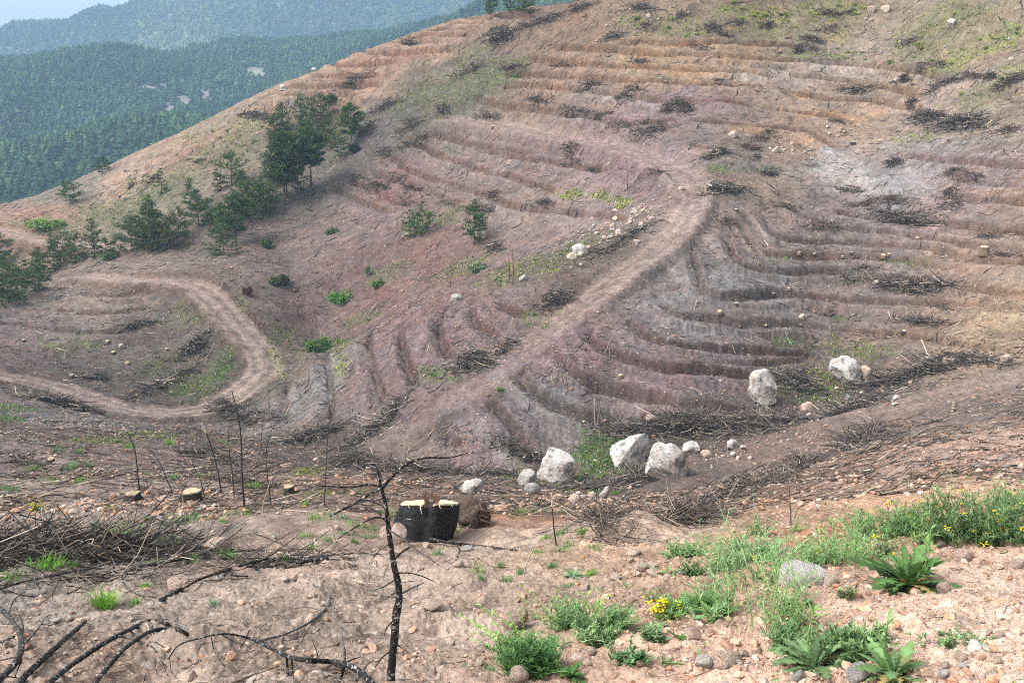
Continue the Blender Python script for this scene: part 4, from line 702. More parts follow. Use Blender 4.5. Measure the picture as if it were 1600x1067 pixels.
STN = [(898,785,18,17,'W','square ochre rock on the near side of the brush'),(925,777,13,12,'W','small ochre rock beside the square ochre rock'),(1016,657,13,12,'K','pink stone on top of the long brush heap'),(1143,702,19,20,'P','white and rust rock right of the long brush heap'),(1160,702,10,9,'P','small white stone at the right end of the long brush heap'),(945,778,16,22,'G','grey pink rock half inside the twigs below the moss'),(985,766,9,9,'K','small pink stone in the twigs below the grey boulder'),(1262,642,20,16,'K','reddish rock beside the gully track'),(1485,568,22,16,'W','pale ochre rock at the end of the brush line'),(1433,580,22,14,'W','ochre rock in the brush line'),(1570,565,20,14,'K','brown stone at the upper end of the track'),(1294,492,20,17,'R','brown rock lying on a middle terrace'),(1253,500,13,11,'K','pinkish rock left of the brown terrace rock'),(1370,446,12,6,'W','flat pale stone under the charred twigs'),
 (907,397,26,16,'P','white boulder at the head of the rubble strip'),(893,404,18,10,'W','flat pale boulder under the white one in the rubble strip'),(817,440,13,12,'G','dark grey boulder low in the rubble strip'),(713,472,18,14,'G','grey boulder on the spur crest'),(1145,215,13,12,'W','ochre boulder above the small brush pile'),(1123,240,9,11,'W','pale stone left of the brush on the upper terraces'),(1213,238,15,10,'W','largest pale rock of the upper rubble heap'),(1342,240,11,9,'W','rust topped stone near the grey scree'),(443,141,10,10,'P','round white boulder on the far ridge'),(491,107,8,7,'P','white boulder higher on the far ridge'),(1362,20,14,12,'W','leftmost pale boulder of the pair near the top edge'),(1383,20,14,14,'W','rightmost pale boulder of the pair near the top edge'),(1487,42,14,14,'P','grey white boulder on the upper right slope'),(1402,130,12,9,'P','white rock on the ochre terrace'),(1340,272,0,0,'',''),
 (190,545,8,8,'P','pale stone in the left hollow above the road'),(495,722,12,9,'K','pink rock left of the burnt sapling top'),(575,735,9,8,'W','small pale rock in the dry hollow'),(1400,625,10,10,'P','white stone near the gully track'),(1398,634,10,7,'P','flat white stone near the gully track'),
 (990,866,22,10,'W','flat pale rock on top of the earth mound'),(984,880,13,12,'W','rounded tan stone on the earth mound'),(1001,889,22,14,'K','tilted orange stone on the earth mound'),(1019,886,18,10,'W','low tan stone right of the tilted orange stone'),(1025,898,30,13,'W','broad orange rock above the burrow'),(962,903,17,10,'W','tan stone left of the mound stones'),(998,901,9,12,'W','small upright stone under the mound stones'),(915,922,15,14,'W','tan stone on the bare slope left of the burrow'),(1045,905,16,12,'K','pale pink stone over the burrow'),
 (866,1028,16,15,'K','pink stone beside the feathery weeds'),(920,1021,20,13,'W','tan stone by the leafy seedling'),(1080,998,26,22,'K','pink rock beside the broad leaved plant'),(1100,1042,26,22,'P','rounded white stone at the bottom'),(1140,1040,34,28,'W','lumpy tan and grey stone at the bottom'),(810,1062,28,26,'W','ochre stone at the bottom edge'),(1162,1024,17,12,'W','tan stone right of the lumpy one'),(1127,1024,12,12,'W','small tan stone above the lumpy one'),
 (1469,856,17,14,'R','round brown stone behind the big green rosette'),(1504,874,30,18,'K','large wedge of pinkish rock on the right gravel'),(1474,926,22,20,'K','pale pink block right of the big green rosette'),(1592,885,26,18,'K','flat pink rock at the right edge'),(1502,1032,17,14,'W','tan stone on the lower right gravel'),(1507,1045,20,12,'P','flat cream stone on the lower right gravel'),(1475,1058,22,14,'P','cream stone lowest on the right gravel'),(1477,1043,14,12,'W','rounded stone above the lowest cream stone'),(1559,1036,13,12,'W','small orange stone on the right gravel'),(1550,1058,24,16,'W','flat orange stone at the lower right'),(1560,995,17,12,'W','tan stone half way down the right gravel'),(1545,991,14,10,'W','grey tan stone touching its neighbour on the right gravel'),(1247,1064,24,22,'G','grey stone between the bottom leaves'),
 (487,934,18,11,'W','peach stone left of the burnt sapling'),(677,950,32,17,'W','flat peach rock right of the burnt sapling'),(579,1010,18,16,'K','angular pink stone left of the sapling foot'),(707,1007,9,12,'W','upright tan stone right of the sapling foot'),(751,1037,13,14,'W','ochre stone above the bottom gravel'),(668,856,13,12,'W','orange stone in front of the charred stump'),(716,885,16,14,'K','pink stone at the end of the dead twig'),(730,860,18,9,'G','flat grey stone right of the charred stump'),(205,970,13,9,'W','pale stone left of the big fallen branches'),(108,970,12,10,'P','white stone beside the sawn log'),(88,972,14,9,'P','pale flat stone left of the sawn log'),(345,906,14,10,'P','cream stone right of the pointed pink rock'),(185,985,18,14,'K','pink stone behind the fallen branch'),(300,1062,14,18,'K','pink stone at the bottom left'),(527,826,13,9,'K','pink stone left of the sapling'),(429,842,9,9,'P','white stone on the left ground'),(446,908,12,10,'P','white stone below the burnt log'),(460,905,12,10,'K','pink stone below the burnt log')]
MS = dict(W=M_WARM, P=M_PALE, K=M_PINK, G=M_GREYR, R=M_ROOT)
for i, (px, py, w, h, k, lb) in enumerate(STN):
    if w: stone('stone' if w < 16 else 'rock', lb, 'stone' if w < 16 else 'rock', px, py, w, h, MS[k], 600 + i, None, 4 if py > 840 else 3, (1.5, 1.45, 1.4) if k == 'R' else ((1.3, 1.2, 1.08) if k in 'PG' and py > 700 else (1.45, 1.42, 1.38)))
def rubble(label, group, cx, cy, rx, ry, tilt, n, smin, smax, seed, kinds='WWPKG'):
    g = np.random.default_rng(seed); ca, sa = math.cos(R(tilt)), math.sin(R(tilt))
    for i in range(n):
        a, b = g.normal(0, .5, 2); w = smin + (smax - smin) * g.random() ** 2.5
        stone('stone', label, 'stone', cx + a * rx * ca - b * ry * sa, cy + a * rx * sa + b * ry * ca, w, w * g.uniform(.55, .95), MS[kinds[g.integers(len(kinds))]], seed * 100 + i, group, 1 if w < 7 else 2, (1.1, 1.1, 1.1))
rubble('stone in the pale rubble strip that climbs beside the track', 'rubble strip stones', 970, 358, 105, 24, -28, 90, 4, 13, 11)
rubble('stone in the pale rubble heap on the upper terraces', 'upper rubble heap stones', 1240, 232, 50, 16, 10, 26, 3, 8, 12, 'WWPK')
rubble('small stone in the ochre rubble on the upper right terrace', 'ochre rubble stones', 1302, 205, 34, 10, 0, 16, 2.5, 7, 13, 'WWP')
rubble('stone lying in the brush line along the gully track', 'stones in the brush line', 1330, 625, 140, 26, -22, 28, 4, 11, 14)
rubble('stone scattered below the white boulders in the gully', 'stones below the boulders', 860, 785, 110, 12, -2, 24, 4, 11, 15, 'WKPP')
rubble('stone among boulders and brush right of the grey boulder', 'stones right of the grey boulder', 1140, 708, 60, 16, -10, 18, 3, 10, 16, 'PWK')
rubble('outcrop stone near the top edge of the hill', 'hilltop outcrop stones', 985, 28, 80, 26, 0, 26, 3, 10, 17, 'WWGR')
rubble('pale stone on the green upper right slope', 'upper right slope stones', 1420, 55, 110, 40, 10, 26, 3, 9, 18, 'WPG')
rubble('small dark stone low on the left gully side', 'gully side stones', 680, 455, 110, 26, -28, 12, 2.5, 7, 19, 'GWKP')

# ------------------------------------------------------------------ stumps
def big_stump():
    G = hit(665, 846); Y = G[1] + .3; s = pxm(805, Y); c = at(671, 842, Y); c[2] = float(gz(c[0], Y)) - .05
    t = thing('charred_stump', c, 'large black charred stump with two pale sawn tops', 'tree stump'); nth, nz_ = 96, 40; th = np.linspace(0, 2 * math.pi, nth, endpoint=False); H = 77 * s
    z = np.linspace(0, 1, nz_); A = np.zeros((nz_, nth, 3))
    for k, q in enumerate(z):
        wx = (46 + 3 * math.sin(q * 3.0)) * s; wy = .31 * (1.12 - .12 * q); off = (-5 + 6.5 * q) * s
        r = 1 - (.02 + .13 * q ** 3) * np.exp(-((np.cos(th) - .03) / .13) ** 2) - .045 * (1 - .75 * q) * (1 - np.abs(np.sin(4.5 * th + .8 + q))) + (.04 * np.sin(5 * th + .6 + q) + .03 * np.sin(9 * th + 2 * q) + .02 * np.sin(17 * th + 5 * q)) * (1 - .7 * q)
        flare = 1 + .30 * (1 - q) ** 2 * np.clip(-np.cos(th) + .2, 0, 1) - .20 * (1 - q) ** 1.3 * np.clip(np.cos(th), 0, 1)
        A[k, :, 0] = np.cos(th) * wx * r * flare + off; A[k, :, 1] = np.sin(th) * wy * r; A[k, :, 2] = q * H * (1 - .03 * np.cos(th) ** 2) - (.03 * np.exp(-(np.cos(th) / .2) ** 2) + .27 * (A[k, :, 1] + wy)) * q ** 4
    A += .012 * np.stack([fbm(A[..., 0] * 14 + A[..., 1] * 9, A[..., 2] * 9, 700 + i, 3) for i in range(3)], 2)
    i, j = np.meshgrid(np.arange(nz_ - 1), np.arange(nth), indexing='ij'); j2 = (j + 1) % nth
    F_ = np.stack([i * nth + j, i * nth + j2, (i + 1) * nth + j2, (i + 1) * nth + j], 2).reshape(-1, 4); m = MB().add(A.reshape(-1, 3), F_, lin(30, 30, 33))
    top = A[-1]; ctr = np.array([[top[:, 0].mean(), 0, top[:, 2].mean() - .03]]); m.add(np.vstack([top, ctr]), np.array([(q, (q + 1) % nth, nth) for q in range(nth)]), lin(60, 48, 40)); b = m.build('bark', M_STUMP, t, True)
    for lo, hi, nm in ((-1, -.13, 'left'), (.16, 1, 'right')):
        sel = (top[:, 0] > lo * 46 * s + 1.5 * s) & (top[:, 0] < hi * 46 * s + 1.5 * s) if True else None
        p = top[sel] * np.array([.97, .97, 1]); o = np.argsort(np.arctan2(p[:, 1] - p[:, 1].mean(), p[:, 0] - p[:, 0].mean())); p = p[o]; n = len(p); u = p.copy(); u[:, 2] += .018; cen = u.mean(0)[None] + np.array([[0, 0, .012]])
        k = np.arange(n); rng2 = np.vstack([p, u, cen]); MB().add(rng2, [np.stack([k, (k + 1) % n, n + (k + 1) % n, n + k], 1), np.stack([n + k, n + (k + 1) % n, np.full(n, 2 * n)], 1)], lin(212, 200, 166)).build('cut_face', M_CUT, t)
    g = np.random.default_rng(77)
    for k in range(9): m = MB(); x = g.uniform(-.02, .10); y0 = -.14 + g.normal(0, .08); limb(m, [(x, y0, H - .03), (x + g.normal(0, .02), y0, H + .02), (x + g.normal(0, .04), y0, H + g.uniform(.04, .09))], .014, .004, 5, lin(110, 84, 66) * g.uniform(.6, 1.3)); m.build('splinter', M_CUT, t)
    for x, l_ in ((-.62, .05), (-.2, .09), (.42, .04), (.78, .05)): m = MB(); y = -.31 * math.sqrt(max(0, 1 - x * x)) - .015; limb(m, [(x * 46 * s, y + .02, H - .0), (x * 46 * s + .008, y - .004, H - l_ * .5), (x * 46 * s + .02, y - .006, H - l_)], .006, .003, 4, lin(220, 205, 170)); m.build('resin_drip', M_CUT, t)
big_stump()
def small_stump(px, py, w, label, group, seed, hk=.5, black=.45):
    g = np.random.default_rng(seed); G = hit(px, py); s = pxm(py, G[1]); r = w * .5 * s; h = w * hk * s; t = thing('cut_stump', (G[0], G[1], G[2] - .3 * h), label, 'tree stump', group); n = 14; th = np.linspace(0, 2 * math.pi, n, endpoint=False)
    rr = r * (1 + .10 * np.sin(3 * th + g.uniform(0, 6)) + .05 * g.normal(0, 1, n)); tilt = g.normal(0, .06, 2); A = []
    for q, f in ((0, 1.35), (.35, 1.08), (1.0, .96)): A.append(np.stack([np.cos(th) * rr * f, np.sin(th) * rr * f, q * h * 1.3 + 0 * th + (tilt[0] * np.cos(th) + tilt[1] * np.sin(th) + (.30 if w < 12 else .04) * np.sin(th)) * r * (q == 1)], 1))
    V = np.concatenate(A); k = np.arange(n); F_ = np.concatenate([np.stack([a * n + k, a * n + (k + 1) % n, (a + 1) * n + (k + 1) % n, (a + 1) * n + k], 1) for a in (0, 1)]); MB().add(V, F_, lin(58, 52, 49) if black > g.random() else lin(110, 92, 78)).build('bark', M_CHARFAR, t, True)
    p = A[2] * np.array([.97, .97, 1]); u = p + np.array([0, 0, .012 + .05 * h]); u[:, :2] *= .97; W = np.vstack([p, u, u.mean(0)]); MB().add(W, [np.stack([k, (k + 1) % n, n + (k + 1) % n, n + k], 1), np.stack([n + k, n + (k + 1) % n, np.full(n, 2 * n)], 1)], lin(196, 178, 146) * g.uniform(.45, .95)).build('cut_face', M_CUT, t)
ST_MID = [(1124,492,9),(1208,462,7),(1232,456,6),(1150,478,6),(1248,399,8),(1380,404,10),(1389,400,8),(1330,398,6),(1316,405,6),(1272,399,6),(1433,375,8),(1476,502,9),(969,590,9),(572,667,8),(1196,512,6),(1412,520,8),(1300,350,6),(1150,330,6)]
ST_UP = [(1218,83,5),(1347,83,5),(1435,223,6),(1426,133,5),(1332,226,8),(1220,24,5),(640,65,4),(770,200,5),(840,131,4),(1040,130,4)]
ST_LEFT = [(168,537,8),(37,534,7),(199,570,9),(112,590,9),(260,548,7),(177,554,8),(232,165,4),(350,222,5),(345,216,4),(213,305,4),(196,268,5),(187,308,5),(290,290,5),(362,420,5),(460,455,5),(505,395,4)]
for i, (px, py, w) in enumerate(ST_MID): small_stump(px, py, w * .85, 'small sawn stump with a pale top on the middle terraces', 'sawn stumps on the middle terraces', 800 + i)
for i, (px, py, w) in enumerate(ST_UP): small_stump(px, py, w, 'tiny sawn stump on the upper terraces', 'sawn stumps on the upper terraces', 830 + i)
for i, (px, py, w) in enumerate(ST_LEFT): small_stump(px, py, w * .8, 'tiny sawn stump on the left slopes beyond the road', 'sawn stumps on the left slopes', 860 + i)
small_stump(299, 783, 31, 'wide sawn stump with a pale slanting top at left', None, 890, .5, 1); small_stump(208, 782, 24, 'low black stump left of the wide sawn stump', None, 891, .45, 1); small_stump(80, 722, 11, 'small black stump on the left bank', None, 892, .5, 1); small_stump(1537, 397, 13, 'reddish stump on the far right terrace', None, 893, .8, 0); small_stump(451, 770, 16, 'sawn stump left of the burnt sapling top', None, 894, .6, 1)
# ------------------------------------------------------------------ brush piles
for lb, a in [
 ('long grey brush heap behind the white boulders', (1075,668,140,22,0,900,1)), ('dark twig heap along the track under the grey boulder', (985,758,120,16,-6,650,2)), ('dark mound of sticks on the near bank, right of the earth mound', (1075,812,70,26,3,520,3)), ('low tangle of charred twigs on the near bank', (945,812,60,9,2,220,4)),
 ('thin brush line beside the track, below the grey boulder', (1190,756,80,14,-16,300,5)), ('dark brush heap in the bend of the track', (1345,692,85,17,-22,520,6)), ('end of the brush line nearest the lone dead stem', (1255,726,60,13,-22,300,7)), ('brush line left of the upright white rock gap', (1245,605,40,30,10,330,8)), ('long brush line above the gully track', (1420,590,100,17,-12,480,9)), ('brush on the stony bank under the jagged white rock', (1330,640,70,15,-18,260,10)), ('thin brush at the top of the gully track', (1500,560,80,9,4,200,11)), ('brush under the upright white rock', (1200,662,70,16,-8,320,12)),
 ('round nest of grey sticks on the spur beside the track', (738,570,34,22,-5,420,13)), ('loose sticks above the round nest', (790,545,32,10,-32,140,14)), ('brown brush behind the burnt sapling top', (640,735,75,16,2,330,15)), ('dry brush at the foot of the spur', (555,722,60,15,5,260,16)), ('dark brush streak on the spur foot', (585,670,80,12,-32,260,17)), ('brush at the low end of the spur terraces', (478,688,60,18,-8,260,18)), ('twigs beside the lowest terrace fingers', (800,700,34,14,25,170,19)), ('dry twigs behind the charred stump', (760,742,60,10,0,190,20)), ('twig heap left of the tilted white boulder', (825,718,30,18,10,170,21)),
 ('brown brush clump at the road bend', (352,640,26,22,10,240,22)), ('brush fan above the standing dead stems', (395,660,50,18,8,260,23)), ('brush heap on the near side of the road', (95,632,65,11,12,220,24)), ('dark brush in the hollow inside the road bend', (303,545,34,14,-40,200,25)), ('charred brush above the hollow inside the road bend', (212,510,34,8,-15,110,26)), ('twigs on the edge of the road at left', (150,592,30,9,8,80,27)), ('dark twigs along the hollow bottom', (258,602,60,8,-25,130,28)), ('long dark twig row on the left bank', (40,722,56,7,28,150,29)), ('brush behind the wide sawn stump', (330,720,60,16,12,240,30)), ('sticks by the foot of the standing dead stems', (370,755,70,12,8,200,31)),
 ('big dark brush heap on the hilltop', (778,60,26,14,-10,220,32)), ('pale grey brush heap beside the pine group', (400,182,28,6,8,130,33)), ('grey leafless thicket on the right slope', (1505,196,46,16,0,330,34)), ('brown leafless thicket left of the grey one', (1448,188,30,14,0,220,35)), ('dark twig heap under the upper rubble heap', (1122,242,26,9,-12,170,36)), ('dark brush pile beside the head of the track', (1135,298,36,9,-3,210,37)), ('small black brush ball near the grey scree', (1398,256,16,8,0,120,38)), ('small black brush ball left of the upper rubble', (1200,272,12,8,0,100,39)), ('burnt heap on the ochre terrace', (1338,146,34,7,2,100,40)), ('charred twigs under the pale flat stone', (1420,450,78,9,6,330,41)), ('dark twigs at the right terrace', (1415,350,60,8,6,240,42)), ('twigs on the terrace under the reddish stump', (1440,505,46,7,4,130,43)), ('brush behind the lone dead saplings', (868,470,36,14,-20,170,44)), ('pale sticks under the lone round pine', (772,388,16,10,20,110,45)), ('dark shrub row behind the stone strip', (975,378,60,9,-30,150,46))]:
    px, py, hw, hh, tilt, n, sd = a; brush_pile(lb, px, py, hw, hh, tilt, n, 900 + sd)
for i, (px, py, hw, hh, t_, n) in enumerate([(850,35,35,8,-20,110),(905,16,30,8,-15,100),(820,45,20,6,-10,60),(640,70,20,6,0,80),(1000,15,30,8,0,90),(1110,45,22,8,-10,80),(1065,28,22,7,0,70),(1420,68,20,8,-15,80),(1480,132,40,8,-22,110),(1580,130,40,10,-28,150),(1150,38,20,6,0,60),(1255,76,24,6,5,60),(960,60,26,8,-15,90),(1480,195,0,0,0,0),(1190,216,26,8,-15,80),(1395,316,40,8,3,110),(1482,322,28,6,4,80),(1290,356,40,7,3,110),(1136,350,18,9,0,90),(1540,372,30,6,3,70),(1570,402,30,6,3,70),(1330,440,30,5,3,70),(840,160,26,6,10,90),(900,178,32,6,8,90),(970,198,28,6,5,80),(1012,194,30,6,3,80),(690,172,16,6,0,60),(550,132,40,8,-22,110),(600,170,40,8,-25,90),(640,200,30,10,-25,90),(570,205,22,14,-20,110),(600,240,20,10,-20,70),(520,230,24,8,-10,70),(735,110,30,8,-25,80),(760,185,24,5,8,60),(235,285,16,6,-40,50),(205,292,10,5,-45,40),(310,255,12,5,-20,40),(430,215,22,8,-10,60),(560,285,20,7,10,60),(640,320,24,6,10,60),(700,320,20,6,5,50),(760,330,20,7,10,60),(1470,480,30,6,3,70),(1350,420,30,4,2,60),(1230,325,26,6,4,70),(1330,300,26,6,4,60),(1575,205,24,8,-10,70),(940,300,0,0,0,0),(1180,250,14,5,0,40),(1060,165,20,5,3,50),(1130,135,24,5,3,50),(1000,100,26,4,2,50),(880,105,24,4,2,50),(1310,190,22,5,3,50),(1520,280,28,6,3,60)]):
    if n: brush_pile('low heap of charred twigs on the terraced hillside', px, py, hw * .9, hh, t_, int(n * .8), 1000 + i, 'twig_heap', 'twig heap', 'charred twig heaps on the terraced hillside', cols=[(lin(90, 80, 74), .34), (lin(128, 116, 106), .26), (SOOT, .24), (lin(118, 98, 84), .16)], upright=.3, hgt=1.2)

g6 = np.random.default_rng(66)
for i in range(42):
    px, py = (g6.uniform(900, 1600), g6.uniform(20, 330)) if i % 3 else (g6.uniform(560, 960), g6.uniform(110, 340))
    if hit(px, py)[1] > 118: continue
    brush_pile('small brown patch of scorched scrub on the terraced hillside', px, py, g6.uniform(8, 26), g6.uniform(4, 9), g6.normal(0, 10), int(g6.integers(40, 110)), 1200 + i, 'scorched_scrub', 'scrub', 'scorched scrub on the terraced hillside', cols=[(lin(96, 82, 74), .4), (lin(120, 100, 86), .3), (SOOT, .2), (GREYW, .1)], upright=.4)
# ------------------------------------------------------------------ dead standing stems
RK = 0.55
def stem_tree(name, label, cat, Y, trunk, r, branches=(), col=BLACK, tip=None, group=None, sides=8, depth=.25, mat=None, seed=0):
    """trunk: pixel line (first = base); r: radii in pixels at base and top; branches: (pixel line, r0, r1, colour)"""
    g = np.random.default_rng(seed + 33); b = trunk[0]; s = pxm(b[1], Y); base = at(b[0], b[1], Y); t = thing(name, base, label, cat, group); mt = mat or M_CHAR; ph = g.uniform(0, 6)
    def P(line, dy0, dy1): return np.array([at(x, y, Y + dy0 + (dy1 - dy0) * (k / max(1, len(line) - 1))) - base for k, (x, y) in enumerate(line)])
    m = MB(); r = [v * RK for v in r]; limb(m, P(trunk, 0, .06 * depth), [v * s for v in r] if len(r) > 2 else r[0] * s, r[1] * s, sides, col, .07); m.build('trunk', mt, t, True)
    for i, br in enumerate(branches):
        line, r0, r1 = br[0], br[1] * RK, br[2] * RK; c = br[3] if len(br) > 3 else col; m = MB(); d = math.sin(ph + i * 2.4) * depth * min(1.0, math.hypot(line[-1][0] - line[0][0], line[-1][1] - line[0][1]) * s / .35 + .15)
        S_, rr = limb(m, P(line, 0, d), r0 * s, r1 * s, max(4, sides - 3), c, .07); L = len(S_)
        if L > 12 and r0 > .9:
            for q in range(g.integers(2, 5)):
                k = g.integers(4, L - 1); dr = g.normal(0, 1, 3); dr /= np.linalg.norm(dr); l_ = g.uniform(6, 18) * s; limb(m, [S_[k], S_[k] + dr * l_ * .5 + g.normal(0, .1, 3) * l_, S_[k] + dr * l_ + g.normal(0, .15, 3) * l_], rr[k] * .45, rr[k] * .15, 4, c, .05, False)
        m.build('branch', mt, t, True)
    if tip: m = MB(); limb(m, P(tip[0], 0, 0), tip[1] * s, tip[2] * s, 6, PALEW, .08); m.build('broken_tip', M_CUT, t)
    return t
G1 = lin(92, 88, 86); G2 = lin(140, 132, 124)
stem_tree('charred_sapling', 'tall black burnt sapling standing in front of the charred stump', 'burnt tree', 3.95, [(609,1090),(612,1040),(619,965),(624,925),(615,880),(607,825),(602,785),(594,755),(590,735)], [12.5,12,11,11.5,9,7.5,6.5,5,3], [
 ([(598,761),(572,775),(548,790),(530,799),(515,807)], 5, 2), ([(597,762),(606,752),(622,735),(645,720),(670,715),(700,715),(720,711),(735,706)], 5, 1.2), ([(594,760),(575,757),(550,761),(520,760),(490,758)], 3.2, 1.4), ([(560,781),(580,783),(600,793),(611,812)], 2.6, 1.6, G1), ([(535,795),(556,786),(585,782),(618,782)], 2.2, 1.0), ([(604,812),(590,808),(572,814),(550,827),(528,842)], 2.8, 1.4), ([(604,815),(590,800),(567,788)], 3.0, 1.4), ([(607,813),(630,810),(655,813)], 2, .7),
 ([(611,830),(630,842),(650,858),(672,873),(686,883)], 2.8, 1.2, G2), ([(616,874),(630,861),(646,852)], 3, 2.2), ([(609,850),(592,860),(580,876)], 1.6, .8), ([(620,895),(640,895),(660,900),(680,909)], 2.2, 1.2), ([(618,905),(600,916),(584,922)], 2, 1), ([(624,929),(643,919),(660,911)], 2.4, 1.2), ([(621,922),(606,934),(594,940)], 2.2, 1), ([(617,966),(605,980),(600,993)], 2.4, 1), ([(618,1004),(628,1012),(634,1017)], 2, .8), ([(611,1016),(597,1027),(585,1043)], 2.6, 1), ([(622,910),(640,908),(652,907)], 1.6, .7), ([(618,800),(628,806),(640,808)], 1.2, .6), ([(608,880),(602,892),(599,905)], 1.3, .6), ([(598,745),(592,738),(588,730)], 3, 1.5)], BLACK, None, None, 10, .35, None, 1)
def st(label, base, line, r, br=(), tip=None, col=SOOT, dead='dead_sapling', sd=0):
    G = hit(*base); stem_tree(dead, label, 'dead sapling', G[1], [(base[0], base[1] + 2)] + line, r, br, col, tip, None, 5, .5, M_CHARFAR, sd)
st('tallest thin black stem in the row of dead stems at left', (382,795), [(378,740),(377,690),(372,650),(362,610)], (3.2,1.2), [([(378,720),(390,700),(398,690)],1.2,.6),([(377,690),(366,672),(356,664)],1.2,.6),([(379,750),(365,742),(352,740)],1.2,.6),([(376,670),(386,655)],1,.5)], None, SOOT, sd=2)
st('black stem with a pale broken tip left of the tallest dead stem', (346,770), [(340,735),(332,705),(322,675)], (2.4,1.6), [([(334,712),(322,690),(310,682)],1.2,.6),([(340,735),(352,728)],1,.5)], ([(322,676),(318,668),(315,660)],1.6,.8), SOOT, sd=3)
st('crooked black stem with two pale snapped twigs at far left', (218,768), [(214,730),(210,700),(198,674)], (2.2,1.4), [([(200,678),(190,676),(184,679)],1.2,.7,PALEW),([(199,674),(190,666)],1.2,.7,PALEW)], None, sd=4)
st('grey forked stem next to the crooked black stem', (226,764), [(221,725),(222,704),(232,690),(242,678)], (1.7,.8), [([(222,704),(218,690)],.9,.5)], None, GREYW, sd=5)
st('bent thin stem arching over the left bank', (271,772), [(258,742),(250,724),(240,708),(230,702)], (1.8,.8), (), None, sd=6)
st('short forked stem behind the wide sawn stump', (320,776), [(313,750),(306,735),(300,722)], (1.8,1), [([(313,750),(316,764)],1,.6),([(306,735),(300,740)],.8,.5)], ([(300,724),(297,718)],1.1,.7), sd=7)
st('thin dark stem behind the tallest dead stem', (366,782), [(363,740),(358,700),(356,660)], (1.6,.8), [([(362,735),(352,720)],.9,.5),([(360,710),(372,700),(380,700)],.9,.5,PALEW)], None, sd=8)
st('pale peeled stem leaning right of the dead stem row', (411,800), [(411,788),(417,770),(422,750)], (2.2,1.4), (), None, G2 * 1.3, sd=9)
st('thin black stem with bare side twigs right of the peeled stem', (424,792), [(418,745),(416,705),(428,665),(440,655)], (1.8,.8), [([(418,745),(408,735)],.9,.5),([(416,710),(408,695),(412,650)],1.2,.6)], None, sd=10)
st('straight thin stem left of the burnt sapling', (506,790), [(509,745),(511,700),(514,660)], (1.6,.9), [([(509,745),(516,738)],.8,.5),([(511,700),(505,690)],.8,.5)], None, sd=11)
st('short curved black stem with a pale tip in the middle', (870,853), [(866,830),(864,806),(862,790)], (2.4,1.6), (), ([(862,791),(863,780),(862,770)],1.6,.8), sd=12)
st('straight black stake in the brush below the grey boulder', (931,826), [(931,795),(932,768)], (1.5,1.0), (), None, sd=13)
st('short black stake before the white boulder', (962,726), [(961,705),(961,692)], (1.5,1.0), (), None, sd=14)
st('grey dead stem with a forked side branch at right', (1236,824), [(1235,795),(1233,765),(1230,728)], (2.4,1.3), [([(1240,815),(1247,795),(1262,783),(1285,768),(1302,746)],1.6,.7),([(1234,770),(1226,760)],.9,.5),([(1285,768),(1262,763),(1242,760)],.8,.4)], None, G1, sd=15)
st('charred peg in the weeds at right', (1389,816), [(1388,803),(1388,793)], (1.7,1.3), (), None, BLACK, sd=16)
st('pale bare stick leaning on the near bank', (818,900), [(822,882),(833,858)], (2.4,1.8), (), None, G2 * 1.3, 'dead_sapling', 17)
st('thin stick leaning across the nest of sticks', (700,582), [(704,566),(712,548)], (1.2,.7), (), None, G1, sd=18)
RUST_T = lin(150, 98, 66)
for lb, px, py, top, sd in (('scorched orange sapling left of two on the spur crest', 795, 442, 396, 20), ('scorched orange sapling right of two on the spur crest', 801, 445, 388, 21), ('small scorched sapling on the purple slope', 980, 298, 262, 22), ('bare pole on the right slope near the frame edge', 1596, 30, 2, 23), ('leaning dead pole on the upper right slope', 1573, 64, 40, 24)):
    g = np.random.default_rng(sd); h = py - top; st(lb, (px, py), [(px + 1, py - h * .5), (px - 1, top)], (1.1, .5), [([(px, py - h * q), (px + a, py - h * q - 3), (px + 1.8 * a, py - h * q - 2)], .8, .4, RUST_T) for q, a in zip(np.linspace(.25, .95, 10), g.uniform(-6, 6, 10))] if sd < 23 else (), None, SOOT, 'dead_sapling', sd)

